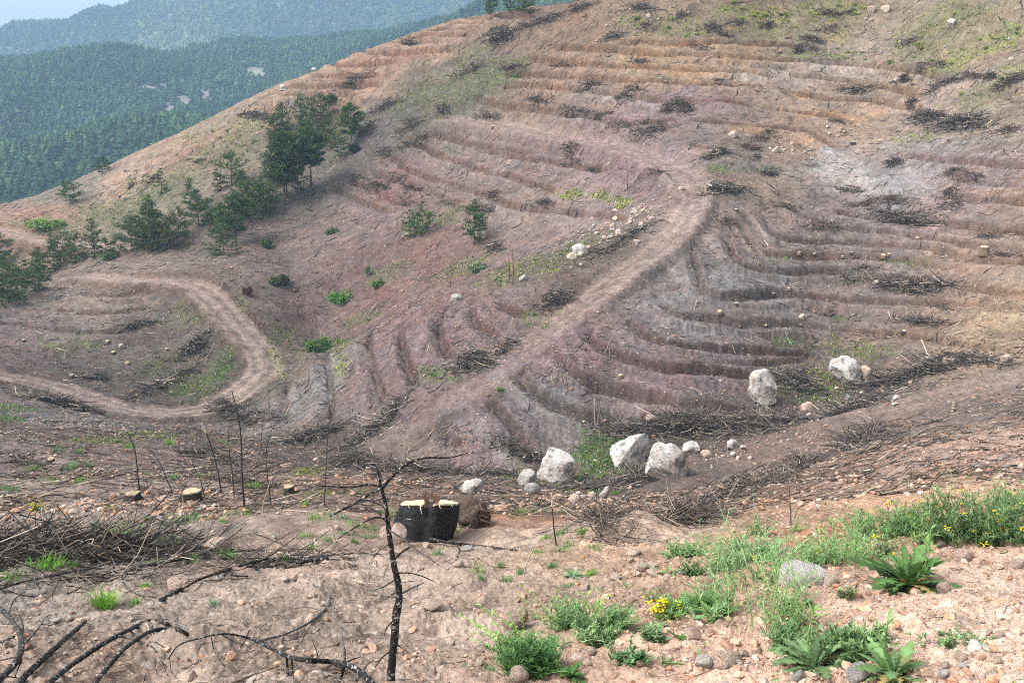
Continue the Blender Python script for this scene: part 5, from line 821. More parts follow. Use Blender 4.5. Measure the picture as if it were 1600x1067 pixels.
# ------------------------------------------------------------------ fallen branches in the foreground
def fallen(label, line, r, twigs=(), col=BLACK, lift=.5, cut=None, arch=None, seed=0, mat=None, name='fallen_branch', sides=9):
    """line: pixels; each point lies on the ground there (arch lifts the middle, in metres, towards the camera)"""
    n = len(line); g = np.random.default_rng(seed + 60); rp = RK * np.interp(np.linspace(0, 1, n), np.linspace(0, 1, len(r)), r); pts = []
    for k, (x, y) in enumerate(line):
        H = hit(min(max(x, -90), 1690), min(max(y, 100), 1110)) if y < 1068 else at(x, y, 3.9)
        a = 0 if arch is None else np.interp(k / (n - 1), np.linspace(0, 1, len(arch)), arch); s = pxm(y, H[1]); Y = H[1] - rp[k] * s * lift
        q = at(x, y, Y - .05) if a == 0 else at(x, y, Y - a - .06); pts.append(q)
    pts = np.array(pts); s = pxm(line[n // 2][1], pts[n // 2, 1]); base = pts[0].copy(); t = thing(name, base, label, 'fallen branch'); m = MB(); limb(m, pts - base, list(rp * s), 0, sides, col, .06); mt = mat or M_CHAR; m.build('stem', mt, t, True)
    for tw in twigs:
        ln, r0, r1 = tw[0], tw[1] * RK, tw[2] * RK; c = tw[3] if len(tw) > 3 else col; k0 = int(np.argmin([(x - ln[0][0]) ** 2 + (y - ln[0][1]) ** 2 for x, y in line])); Y0 = pts[k0, 1]; P = []
        for k, (x, y) in enumerate(ln):
            Hh = hit(x, min(y, 1066)); Yk = min(Y0 + (Hh[1] - Y0) * (k / max(1, len(ln) - 1)) * .6, Hh[1] - .01) if k else Y0; P.append(at(x, y, Yk) - base)
        m = MB(); limb(m, np.array(P), r0 * s, r1 * s, 6, c, .06); m.build('twig', mt, t, True)
    if cut: m = MB(); a = pts[-1 if cut > 0 else 0] - base; b = pts[-2 if cut > 0 else 1] - base; d = (a - b) / np.linalg.norm(a - b); rr = rp[-1 if cut > 0 else 0] * s; limb(m, [a - d * .002, a + d * .004, a + d * .008], rr * .92, rr * .88, 12, lin(196, 168, 132), .02); m.build('cut_face', M_CUT, t)
    return t
fallen('thick bent charred branch curving up at the lower left corner', [(-24,1085),(4,1056),(25,1034),(33,1012),(31,992),(20,971),(2,952),(-20,940)], [9,8,7,7,6], [([(14,958),(20,940),(30,930),(38,925)],3,1.6),([(34,1010),(52,991),(64,975),(72,962)],2.6,1.2),([(72,962),(84,960),(96,958)],1.3,.6),([(33,1000),(36,978),(28,955),(20,944)],2.6,1.2),([(22,994),(8,1000),(-8,1006)],4,2.4),([(30,1025),(14,1028),(-6,1033)],2.6,1.4),([(34,1030),(26,1050),(20,1072)],2.4,1.2),([(8,1056),(24,1058),(44,1064)],2,1)], lin(46, 42, 40), .6, None, [0,.25,.3,.35,.3,.3,.25], 1)
fallen('straight charred log with a sawn end at the lower left', [(14,1085),(40,1055),(75,1022),(105,995),(133,971)], [9.5,8.5,7.5,6.5], (), BLACK, 1.0, 1, [0,.05,.06,.04,.02], 2)
fallen('long ash flecked branch arching across the lower left', [(62,1085),(82,1062),(110,1040),(150,1012),(178,996),(205,982),(235,969),(258,973),(266,978)], [7,7,7,6.5,7,6,5], [([(185,993),(205,997),(232,1006),(244,1018)],4,2.4,G1),([(240,1010),(242,1030),(244,1050),(240,1068)],2.4,1.2),([(244,1018),(254,1036),(262,1055),(268,1070)],2.4,1),([(201,984),(216,994),(234,1003)],3,1.8,G1),([(250,968),(262,967),(275,978),(300,974),(335,966),(375,968)],2.6,1.2,G2),([(236,1012),(250,1030),(262,1042)],1.6,.7),([(226,1003),(240,1002),(262,1014),(280,1030)],1.8,.9)], BLACK, .8, None, [0,.12,.15,.15,.1,.1,.05,0], 3)
fallen('second charred branch arching below the ash flecked one', [(138,1085),(155,1058),(172,1038),(192,1015),(212,1000),(235,986),(262,981),(280,983),(294,992)], [6,6,6,6,5.5,5,5], [([(233,986),(231,977),(228,974)],2.6,2,PALEW),([(235,990),(252,999),(275,1014)],2,1,PALEW),([(165,1046),(162,1032),(176,1018)],1.6,.8),([(178,1030),(196,1032),(210,1026)],1,.5,BROWNW)], BLACK, .8, None, [0,.1,.12,.12,.1,.06,0], 4)
fallen('slender black branch with drooping twigs left of the sapling foot', [(262,1030),(279,1008),(310,997),(350,990),(390,997),(420,1011),(450,1025),(480,1031),(515,1033),(540,1037),(562,1049),(580,1066),(590,1084)], [2,2.6,3.4,4,5,6.5,7,7,7.5,8.5,9.5], [([(330,994),(335,1016),(350,1040)],2,1.2),([(385,997),(368,1022),(350,1040)],2,1.2),([(448,1025),(449,1045),(451,1075)],4,3.4),([(455,1028),(457,1045),(453,1070)],2.6,2),([(538,1034),(539,1022),(538,1009)],4,2.4),([(537,1040),(533,1058),(527,1080)],5.5,4.5),([(540,1035),(550,1030),(562,1026)],3,1.6),([(563,1050),(558,1062),(550,1075)],4.5,3.5),([(566,1050),(574,1038),(584,1031)],2.6,1.2),([(496,1030),(495,1018),(488,1000)],2.4,1.2),([(346,991),(366,1002),(388,1010),(402,1022)],1.6,.7),([(497,1026),(504,1016),(512,1003)],1.6,.8,G1),([(265,1028),(268,1050),(280,1062)],1.4,.7)], BLACK, .5, None, [.05,.25,.3,.35,.4,.4,.4,.35,.2,.05], 5)
fallen('grey hooked branch lying left of the sapling trunk', [(488,913),(503,920),(514,931),(513,945),(503,956),(483,972),(455,986),(425,996),(395,1003)], [2.6,4,3.4,4,4,3.4,3,2.4], [([(503,921),(520,934),(550,937),(580,938),(597,938)],2.2,1.2,G2),([(505,955),(480,948),(450,953),(430,962),(405,982)],1.6,.8),([(475,978),(472,1000),(460,1010),(447,1013)],1.4,.8),([(450,988),(440,1000),(443,1012)],1.4,.7)], G1, 1.0, None, None, 6)
fallen('burnt pole lying behind the pointed pink rock', [(251,937),(275,924),(310,905),(345,893),(380,882),(420,873),(470,872)], [5,5,4.6,4,3.6], [([(285,918),(310,903),(350,888),(375,868),(390,858)],3,2.2,BROWNW),([(375,868),(380,880)],1.2,1,PALEW)], BLACK, .9, None, [.02,.06,.08,.08,.04], 7)
fallen('black bar of charred wood across the green tufts', [(205,884),(240,881),(285,873),(325,862),(345,845)], [4,4.2,3.6,2.6], [([(300,870),(330,872),(362,874)],2,1)], BLACK, .9, None, None, 8)
fallen('thin black pole lying past the charred stump', [(622,811),(636,822),(655,836),(680,843),(704,848),(740,852),(775,856),(806,860)], [2,3.4,4,4.2,4.4,4,3], [([(655,813),(640,812),(622,811)],1.2,.6)], BLACK, 1.2, None, [.35,.4,.3,.1,0,0], 9)
fallen('dead brown branch standing out of the left brush heap', [(63,806),(70,830),(82,856),(98,876),(118,888),(150,900),(165,903)], [3.6,3.6,3.4,3,2], [([(75,845),(92,836),(110,822)],1.6,.8),([(100,876),(96,890),(92,898)],1.4,.7)], lin(70, 56, 52), .5, None, [.3,.3,.2,.1,0], 10)
fallen('pale ringed branch curving at the back of the left brush heap', [(160,767),(172,778),(185,790),(205,797),(232,804),(255,812),(275,815),(290,811),(300,802),(303,795)], [3.6,4,3.4,3,3,2.6,2], [([(192,796),(198,806),(199,812)],1.8,1.4,PALEW),([(282,812),(287,790),(283,770),(280,755)],1.6,1),([(280,752),(268,742),(255,738)],1.6,.8)], lin(104, 96, 90), .8, None, [.02,.1,.14,.12,.1,.06,.1], 11)
fallen('long dark pole on top of the left brush heap', [(-15,925),(30,910),(75,900),(110,893),(150,886),(190,872),(220,858),(240,852)], [3,3,2.6,2.2,1.6], [([(150,886),(190,888),(235,885)],1.8,.9,G1),([(190,872),(205,860),(232,860),(252,868)],1.8,1,G2)], SOOT, .8, None, [.15,.2,.2,.15,.1], 12)
fallen('charred branch under the flat pink rock', [(268,846),(285,852),(305,858),(325,866)], [4,4.6,3.6], [([(270,848),(295,846),(330,844)],2.2,1.2)], BLACK, .8, None, None, 13)
fallen('dark curved branch beside the burnt log', [(400,890),(425,876),(455,867),(490,868),(520,868),(560,873)], [2.4,2.6,2.2,1.4], [([(500,869),(470,880),(440,898)],2,1,BROWNW),([(540,868),(580,868),(608,866)],1.4,.7,PALEW)], SOOT, .7, None, [0,.08,.1,.06,0], 14)
fallen('black burnt log end lying left of the sapling', [(462,878),(485,874),(512,872)], [6,6.5,5.5], [([(475,870),(495,867),(510,869)],2.2,1.6,PALEW)], BLACK, .9, None, None, 15)
fallen('grey twisted root left of the green tuft', [(190,895),(192,912),(205,922),(225,930),(245,933)], [2,3.4,4,3.4,2], [([(205,922),(195,925),(180,918)],1.4,.7)], lin(96, 88, 82), .8, None, None, 16)
fallen('dead twig with a forked end right of the stump foot', [(712,877),(718,860),(712,850)], [3,2.4,1.6], [([(717,862),(728,866),(745,870),(752,877)],1.6,.7),([(716,866),(700,876),(675,882),(652,892)],2,1.4,BROWNW)], BLACK, .6, None, [0,.08,.15], 17)
fallen('thin black branch lying on the right slope', [(1330,753),(1345,745),(1365,735),(1395,722),(1425,706),(1445,698)], [1.6,1.6,1.4,1], [], SOOT, .8, None, None, 18, M_CHARFAR)
fallen('small forked branch on the right slope', [(1340,751),(1358,761),(1375,770),(1390,772)], [1.4,1.6,1.8], [([(1385,770),(1400,762),(1412,748),(1418,740)],1,.5)], SOOT, .8, None, None, 19, M_CHARFAR)
fallen('grey stick lying in the right foreground weeds', [(1135,980),(1150,958),(1165,945),(1185,934),(1205,925)], [2.2,2.2,1.8], [], lin(120, 104, 92), .8, None, [.05,.12,.1,.05], 20)
fallen('dry stick on the bottom left ground', [(352,1070),(375,1062),(400,1052),(420,1045),(436,1040)], [3.4,3,2.4], [], lin(128, 110, 96), .8, None, None, 21)
fallen('bleached root lying in front of the sapling', [(550,905),(565,910),(585,911),(605,909)], [1.6,2,1.2], [], PALEW, .8, None, None, 22)
fallen('pale forked twig left of the sapling foot', [(524,940),(522,955),(528,972),(535,985),(534,1000),(538,1015)], [1.4,1.8,1.6,1.2], [([(530,975),(540,980),(552,987)],1,.5,PALEW),([(528,970),(535,962),(542,958)],.9,.4)], G1, .8, None, [0,.06,.06,.1,.15], 23)
# the left brush heap, close to the camera
P0 = hit(95, 862)
pal = [(BLACK, .36), (SOOT, .28), (lin(92, 84, 78), .16), (GREYW, .14), (PALEW, .06)]
def near_heap(name, label, px, py, al, cl, hgt, ang, n, L, rad, seed):
    G = hit(px, py); P, r, c = stick_cloud(n, L, rad, G, al, cl, hgt, ang, seed, K=6, upright=.01, bias=.5, cols=pal); V, F_, c2 = tubes(P, r, 5, c, .05); m = MB(); m.add(V, F_, c2); g = np.random.default_rng(seed); k = n
    i = g.integers(0, n, k); dr = P[i, 5] - P[i, 3]; dr /= np.linalg.norm(dr, axis=1)[:, None]; dr += g.normal(0, .55, (k, 3)); Q = P[i, 4][:, None] + dr[:, None] * np.linspace(0, 1, 4)[None, :, None] * g.uniform(.08, .35, (k, 1, 1)) + g.normal(0, .01, (k, 4, 3)); V, F_, c2 = tubes(Q, r[i, 4:5] * np.array([.6, .5, .4, .2]), 4, c[i]); m.add(V, F_, c2)
    return tag(m.build(name, M_TWIG, None, False, origin=G), label, 'brush pile')
near_heap('brush_pile', 'large tangled heap of charred branches at the left edge', 70, 868, 1.15, .9, .24, .05, 560, 1.25, .0055, 71)
near_heap('brush_pile', 'outer fringe of charred twigs right of the large left heap', 215, 872, .9, .55, .12, .1, 230, 1.1, .005, 72)
near_heap('brush_pile', 'thin scatter of twigs in front of the large left heap', 130, 905, 1.1, .4, .06, .1, 90, .8, .004, 73)
near_heap('brush_pile', 'flat tangle of twigs beside the burnt log', 440, 884, .7, .3, .07, .0, 90, .9, .0045, 74)
# ------------------------------------------------------------------ plants of the foreground
g7 = np.random.default_rng(77)
def rosette(name, label, px, py, w, h, nl, seed, col=(98, 138, 72), wide=.2, lobes=.25, up=.75, droop=1.0, stalk=0, cat='plant', group=None):
    g = np.random.default_rng(seed); G = hit(px, py); s = pxm(py, G[1]); L = w * .5 * s; t = thing(name, G, label, cat, group); n = nl; az = np.arange(n) * 2.4 + g.normal(0, .5, n); f = np.linspace(0, 1, n); el = np.clip(.12 + up * f + g.normal(0, .25, n), 0.02, 1.45); ln = L * g.uniform(.5, 1.2, n) * (1.05 - .3 * f)
    V, F_, k = blades(np.zeros((n, 3)) + np.array([0, 0, .01]) + g.normal(0, .006, (n, 3)), az, el, ln, ln * wide * g.uniform(.8, 1.2, n), droop * g.uniform(.5, 1.5, n) * (.5 + .6 * (1 - f)), 14, .30, lobes, g, [.22, .3, .4, .6, .8, .95, 1, .9, .55, .05] if lobes > .1 else None)
    V += np.outer(np.ones(len(V)), [0, 0, 0]); c = .88 * lin(*col) * np.clip(g.normal(1, .22, (n, 1)), .5, 1.6); c = np.where(g.random((n, 1)) < .07, lin(150, 134, 84), c); c = np.repeat(c, k, 0); mid = np.tile(np.array([0, 1, 0]), len(V) // 3)[:, None]; c = c * (1 + .35 * mid)
    m = MB(); m.add(V, F_, c); m.build('leaves', M_LEAF, t, True)
    if stalk:
        m = MB(); fl = MB(); hgt = h * s
        for q in range(stalk):
            a = g.uniform(0, 6.28); b = np.array([math.cos(a), math.sin(a), 0]) * .06 * (q > 0); top = b * 2.2 + np.array([g.normal(0, .05), g.normal(0, .05), hgt * g.uniform(.75, 1)]); S_, rr = limb(m, [b * .3, (b + top) / 2 + g.normal(0, .02, 3), top], .006, .0025, 5, lin(126, 158, 92)); k2 = 14; bi = g.integers(6, len(S_), k2); V, F_, k3 = blades(S_[bi], g.uniform(0, 6.28, k2), g.uniform(.3, 1.1, k2), g.uniform(.03, .09, k2), g.uniform(.008, .018, k2), g.uniform(.2, .8, k2), 4, .3, .2, g); m.add(V, F_, np.repeat(lin(128, 162, 92)[None] * g.uniform(.8, 1.2, (k2, 1)), k3, 0))
        m.build('flower_stalk', M_LEAF, t, True)
    return t
def feathery(name, label, px, py, w, h, ns, seed, col=(112, 150, 96), flowers=0, lean=(0, 0), leaf=.022, perstem=26, stemr=.0022, spread=.6, cat='plant', group=None, fcol=(240, 214, 40), bushy=1.0, thin=.16):
    """many fine stems with small narrow leaves; some kinds carry yellow flower heads"""
    g = np.random.default_rng(seed); G = hit(px, py); s = pxm(py, G[1]); W, H = w * .46 * s, h * s * .9; t = thing(name, G, label, cat, group)
    nc = int(g.integers(4, 8)); ctr = g.uniform(-.75, .75, (nc, 2)) * np.array([W, W * .6]) * bushy; ch_ = g.uniform(.45, 1.0, nc); ch_[0] = 1.0; ci = g.integers(0, nc, ns)
    b = ctr[ci] + g.normal(0, .16, (ns, 2)) * W; out = b - ctr[ci] * .4; d = b + out * g.uniform(0, 1.6, (ns, 1)) * spread + g.normal(0, .22, (ns, 2)) * H * (.4 + spread) + np.array(lean) * H; hh = H * ch_[ci] * g.uniform(.35, 1.1, ns)
    K = 6; q = np.linspace(0, 1, K); P = np.zeros((ns, K, 3)); P[..., :2] = b[:, None] + (d - b)[:, None] * (q ** 1.5)[None, :, None] * .9 + np.cumsum(g.normal(0, .028, (ns, K, 2)), 1) * H; P[..., 2] = gz(G[0] + b[:, 0], G[1] + b[:, 1])[:, None] - G[2] + hh[:, None] * (q - .18 * q ** 3)[None] / .82 - .01
    V, F_, c = tubes(P, stemr * g.uniform(.7, 1.3, (ns, 1)) * np.linspace(1.2, .5, K)[None], 3, 1.25 * lin(*col)[None] * g.uniform(.85, 1.35, (ns, 1))); m = MB().add(V, F_, c); m.build('stems', M_LEAF, t)
    n = ns * perstem; si = np.repeat(np.arange(ns), perstem); u = g.uniform(.08, 1, n) * (K - 1.001); k = u.astype(int); fr = (u - k)[:, None]; B_ = P[si, k] * (1 - fr) + P[si, k + 1] * fr; ln = leaf * g.uniform(.6, 1.5, n); V, F_, k3 = blades(B_, g.uniform(0, 6.28, n), g.uniform(0, 1.2, n), ln, ln * thin * g.uniform(.7, 1.4, n), g.uniform(0, .8, n), 2, .2, 0, g, [.5, 1, .1])
    c = (lin(*col) * .85 + .022) * 1.02 * np.clip(g.normal(1, .22, (n, 1)), .5, 1.6); MB().add(V, F_, np.repeat(c, k3, 0)).build('leaves', M_LEAF, t)
    if flowers:
        Vi, Fi = ICO[1]; i = g.choice(ns, flowers, flowers > ns)
        for a in i:
            m = MB(); nn = int(g.integers(4, 9)); o = P[a, -1] + g.normal(0, 1, (nn, 3)) * np.array([.014, .014, .008])
            for p in o: m.add(Vi * np.array([.0075, .0075, .0045]) * g.uniform(.7, 1.2) + p, Fi, lin(*fcol) * g.uniform(.85, 1.1))
            m.build('flower_head', M_FLOWER, t)
    return t
_lin = lin
def tuft(label, px, py, w, h, n, seed, col=(112, 156, 62), group=None, name='grass_tuft'):
    g = np.random.default_rng(seed); n = n + 30; G = hit(px, py); s = pxm(py, G[1]); W, H = w * .5 * s, h * s; b = np.c_[np.clip(g.normal(0, .4, (n, 2)), -.75, .75) * np.array([W, W * .7]), np.zeros(n)]; b[:, 2] = gz(G[0] + b[:, 0], G[1] + b[:, 1]) - G[2] - .005
    V, F_, k = blades(b, g.uniform(0, 6.28, n), g.uniform(.8, 1.5, n), H * g.uniform(.5, 1.15, n), np.full(n, max(.0035, .035 * H)), g.uniform(.1, 1.1, n), 4, .2, 0, g, [.8, 1, .9, .6, .05]); c = lin(*col) * np.clip(g.normal(1, .2, (n, 1)), .5, 1.6)
    o = MB().add(V, F_, np.repeat(c, k, 0)).build(name, M_GRASS); o.location = tuple(G); return tag(o, label, 'grass tuft', group)
rosette('leafy_weed', 'large bright green rosette of long jagged leaves at right', 1415, 922, 188, 130, 120, 1, (88, 122, 66), .15, .75, 1.2, 1.3, 3)
rosette('leafy_weed', 'spreading dusty leaves at the bottom, left of the grey mottled stone', 1272, 1048, 170, 110, 56, 2, (112, 140, 94), .2, .7, .9, 1.3, 1)
rosette('leafy_weed', 'leafy weed at the bottom right of the grey mottled stone', 1395, 1066, 165, 130, 60, 3, (106, 138, 86), .2, .7, 1.1, 1.3, 1)
rosette('leafy_weed', 'star of narrow leaves on the pale gravel', 1042, 1040, 56, 40, 15, 4, (104, 138, 84), .17, .05, .9, .6)
rosette('leafy_weed', 'small upright leaves right of the star shaped weed', 1090, 1028, 34, 30, 6, 5, (106, 142, 84), .16, .05, 1.2, .5)
rosette('leafy_weed', 'smallest upright leaves above the lumpy tan stone', 1105, 1012, 24, 24, 5, 6, (106, 142, 84), .17, .05, 1.2, .5)
rosette('leafy_weed', 'flat grey green rosette on the bare slope', 896, 902, 50, 24, 20, 7, (122, 160, 118), .22, .1, .5, .7)
rosette('leafy_weed', 'tiny rosette left of the ochre mound stones', 978, 918, 26, 20, 8, 8, (116, 154, 104), .22, .1, .7, .7)
rosette('leafy_weed', 'star rosette hanging on the orange bank', 1117, 896, 36, 30, 12, 9, (112, 152, 112), .2, .1, .6, .7)
rosette('leafy_weed', 'broad leaved clump on the edge of the earth mound', 1085, 868, 66, 34, 28, 10, (102, 144, 92), .26, .1, .8, .8)
rosette('leafy_weed', 'lower left part of the broad leaved clump, lying flat', 1045, 872, 44, 20, 14, 11, (112, 152, 104), .2, .1, .5, .7)
rosette('leafy_weed', 'leaves hanging over the burrow', 1050, 898, 50, 22, 18, 12, (110, 148, 96), .24, .15, .6, .8)
rosette('leafy_weed', 'dark broad leaf beside the pink rock on the gravel', 1062, 998, 44, 20, 8, 13, (74, 112, 54), .34, .1, .4, .9)
rosette('leafy_weed', 'leafy patch right of the yellow flowers', 1118, 966, 76, 40, 26, 14, (104, 140, 88), .26, .3, .8, .9)
rosette('leafy_weed', 'dark green leafy plant at the bottom, left of the seedling', 893, 1060, 62, 40, 34, 15, (78, 118, 58), .3, .3, .8, .9)
feathery('leafy_seedling', 'bushy grey green seedling on the gravel at the bottom', 984, 1036, 46, 44, 26, 16, (104, 146, 92), 0, (0, 0), .024, 22, .0018, .8, thin=.4)
feathery('flowering_weed', 'dense green bush with yellow flower heads at the right edge', 1545, 838, 235, 92, 300, 17, (108, 140, 86), 26, (0, 0), .034, 34, .0025, .5, bushy=1.0, thin=.2)
feathery('flowering_weed', 'low green growth left of the yellow flowered bush', 1400, 838, 130, 62, 170, 18, (112, 154, 92), 6, (-.1, 0), .03, 28, .0022, .6, thin=.2)
feathery('feathery_weed', 'wispy pale green stems in front of the white slab', 1215, 985, 130, 160, 30, 19, (140, 172, 112), 0, (-.12, -.1), .022, 22, .0024, .7)
feathery('feathery_weed', 'wispy stems behind the white slab', 1290, 880, 190, 80, 150, 20, (136, 174, 112), 5, (0, 0), .03, 26, .0022, .7)
feathery('feathery_weed', 'tall thin forked stems left of the white slab', 1180, 960, 150, 170, 46, 21, (146, 176, 120), 0, (-.1, 0), .03, 22, .0026, .8)
feathery('feathery_weed', 'wispy stems on the orange bank above the burrow', 1165, 880, 120, 70, 90, 22, (140, 178, 122), 0, (0, 0), .034, 22, .0024, .7)
feathery('feathery_weed', 'soft feathery green mat under the yellow flowers', 1080, 955, 90, 46, 110, 23, (120, 166, 96), 0, (0, 0), .026, 28, .0018, .7)
feathery('flowering_weed', 'small clump of bright yellow flowers beside the burrow', 1040, 968, 42, 34, 34, 24, (128, 160, 96), 30, (0, 0), .02, 12, .0016, .6)
feathery('feathery_weed', 'feathery green cushion above the gravel edge', 925, 985, 120, 62, 230, 25, (122, 158, 98), 0, (.1, 0), .026, 28, .0018, .6)
feathery('feathery_weed', 'dark feathery tuft with tall thin stems left of the feathery cushion', 836, 1050, 110, 76, 210, 26, (92, 138, 72), 0, (-.1, 0), .03, 26, .002, .6)
feathery('feathery_weed', 'tall lime stems leaning left out of the dark feathery tuft', 838, 1042, 130, 125, 16, 27, (146, 186, 92), 0, (-.55, 0), .018, 26, .0026, .5, thin=.4)
feathery('feathery_weed', 'thin lime stems with seed pods over the feathery cushion', 900, 975, 120, 80, 22, 28, (148, 184, 92), 0, (0, 0), .02, 14, .0022, .9, thin=.35)
feathery('feathery_weed', 'dusty green mass of fine leaves between the bottom weeds', 1325, 1035, 120, 62, 210, 29, (110, 146, 86), 0, (0, 0), .028, 26, .002, .6, thin=.3)
feathery('feathery_weed', 'small trailing weed on the right gravel', 1480, 1000, 110, 24, 34, 30, (126, 158, 104), 0, (0, 0), .02, 14, .0014, 1.0, thin=.4)
feathery('feathery_weed', 'sparse tall stems left of the big green rosette', 1350, 885, 60, 100, 30, 31, (138, 172, 106), 2, (0, 0), .028, 22, .0022, .9)
feathery('feathery_weed', 'thin dry stems above the yellow flowered bush', 1520, 775, 150, 66, 22, 32, (150, 170, 110), 0, (0, 0), .022, 14, .0022, .9, thin=.3)
feathery('flowering_weed', 'little yellow topped weed on the left bank', 60, 800, 22, 20, 26, 33, (104, 132, 66), 18, (0, 0), .03, 10, .003, .6, thin=.3)
rosette('leafy_weed', 'bright green leaf tip at the bottom right edge', 1585, 1075, 36, 20, 8, 34, (136, 186, 70), .3, .1, .7, .8)
for i, (lb, px, py, w, h, n, c) in enumerate([('bright grass tuft before the left brush heap', 165, 948, 46, 34, 130, (118, 170, 60)), ('grass tuft at the right end of the twig scatter', 212, 944, 18, 18, 36, (116, 164, 70)), ('grass tuft between the fallen branches', 358, 872, 40, 20, 80, (104, 158, 62)), ('grass inside the left brush heap', 80, 888, 90, 34, 220, (108, 160, 56)), ('grass at the left edge under the heap', 15, 905, 60, 26, 130, (104, 152, 56)), ('grey green weeds right of the left brush heap', 262, 862, 70, 46, 150, (104, 140, 92)), ('green weeds in the middle of the fallen branches', 190, 845, 90, 50, 200, (112, 150, 70)), ('bright small tuft left of the pointed pink rock', 228, 918, 22, 10, 40, (116, 172, 50)), ('small green weed left of the sapling', 554, 848, 16, 14, 30, (96, 146, 72)), ('green weed below the charred stump', 684, 866, 22, 12, 34, (96, 146, 84)), ('tiny blue green weed near the hooked branch', 334, 946, 18, 12, 24, (120, 166, 128)), ('grass before the pale ringed branch', 300, 812, 110, 22, 200, (110, 148, 82)), ('weeds right of the wide sawn stump', 370, 806, 60, 18, 110, (106, 146, 80)), ('green patch under the sapling branches', 560, 822, 60, 16, 120, (112, 160, 70)), ('green patch left of the sapling branches', 505, 812, 70, 12, 100, (112, 156, 74)), ('small tuft right of the forked dead twig', 752, 905, 14, 10, 20, (118, 160, 96)), ('weed on the bank left of the leaning stick', 812, 896, 16, 14, 24, (104, 148, 90)), ('tuft beside the left sandy hummock', 80, 752, 50, 12, 140, (112, 150, 74)), ('weeds on the crest right of the sandy hummock tuft', 125, 752, 30, 12, 90, (112, 150, 74))]):
    tuft(lb, px, py, w, h * (1 if w < 50 else .75), int(n * (1 if w < 50 else .6)), 200 + i, c)
bands = [(1180, 880, 140, 55), (1330, 835, 130, 36), (1250, 960, 130, 70), (1120, 950, 90, 36), (1300, 1030, 120, 36), (950, 985, 90, 30), (850, 1010, 70, 40), (1460, 850, 60, 30), (1100, 880, 70, 30), (1560, 800, 60, 20)]
for i in range(75):
    bx_, by_, brx, bry = bands[g7.integers(len(bands))]; px, py = bx_ + g7.normal(0, .55) * brx, by_ + g7.normal(0, .55) * bry
    if 1275 > px > 1225 and 935 > py > 895: continue
    cset = [(124, 156, 100), (112, 148, 84), (140, 168, 112), (132, 150, 96), (104, 140, 84)][g7.integers(5)]; wz = g7.uniform(26, 70)
    if i % 4 == 0: rosette('small_weed', 'small weed in the loose green band of the right foreground', px, min(py, 1060), wz * .7, 20, int(g7.integers(8, 20)), 4000 + i, cset, .2, .3, .9, .9, 0, 'weed', 'small weeds of the right foreground')
    else: feathery('small_weed', 'small weed in the loose green band of the right foreground', px, min(py, 1060), wz, g7.uniform(18, 60), int(g7.integers(10, 34)), 4000 + i, cset, 0, (g7.normal(0, .2), 0), g7.uniform(.016, .032), 18, .0016, .8, 'weed', 'small weeds of the right foreground', thin=g7.uniform(.15, .4))
for i in range(60):
    px, py = [(g7.uniform(130, 520), g7.uniform(770, 880)), (g7.uniform(470, 640), g7.uniform(800, 850)), (g7.uniform(680, 960), g7.uniform(800, 930)), (g7.uniform(0, 400), g7.uniform(690, 770))][i % 4]; tuft('small green tuft sprouting from the burnt ground', px, py, g7.uniform(14, 44), g7.uniform(7, 16), int(g7.integers(24, 80)), 5000 + i, [(104, 148, 74), (116, 160, 66), (100, 140, 88)][i % 3], 'small green tufts on the burnt ground')
# green shrubs on the slopes
def shrub(px, py, w, h, seed, label, group=None, col=(92, 116, 66), name='shrub', cat='shrub'):
    g = np.random.default_rng(seed); G = hit(px, py); s = pxm(py, G[1]); W, H = w * .5 * s, h * s; n = int(np.clip(w * h * 1.6, 60, 900)); d = g.normal(0, 1, (n, 3)); d /= np.linalg.norm(d, axis=1)[:, None]; sb = g.uniform(-.6, .6, (5, 3)) * np.array([W, W * .7, H * .3]); sr_ = g.uniform(.35, .75, 5); k5 = g.integers(0, 5, n); p = sb[k5] + d * (g.random((n, 1)) ** .5) * sr_[k5][:, None] * np.array([W, W * .8, H * .6]) * (1 + .3 * g.normal(0, 1, (n, 1))); p[:, 2] += H * .4; q = 5; sz = np.clip(.22 * W, .05, .2)
    e = g.normal(0, 1, (n, q, 3)) + np.array([0, 0, .4]); e /= np.linalg.norm(e, axis=2, keepdims=True); sd_ = np.cross(e, g.normal(0, 1, (n, q, 3))); sd_ /= np.linalg.norm(sd_, axis=2, keepdims=True); B_ = p[:, None]; V = np.stack([B_ + sd_ * sz * .3, B_ - sd_ * sz * .3, B_ + e * sz], 2).reshape(-1, 3)
    o = MB().add(V, np.arange(len(V)).reshape(-1, 3), np.repeat(1.35 * lin(*col) * np.clip(g.normal(1, .28, (n, 1)), .5, 1.7), q * 3, 0)).build(name, M_NEEDLE); o.location = tuple(G); return tag(o, label, cat, group)
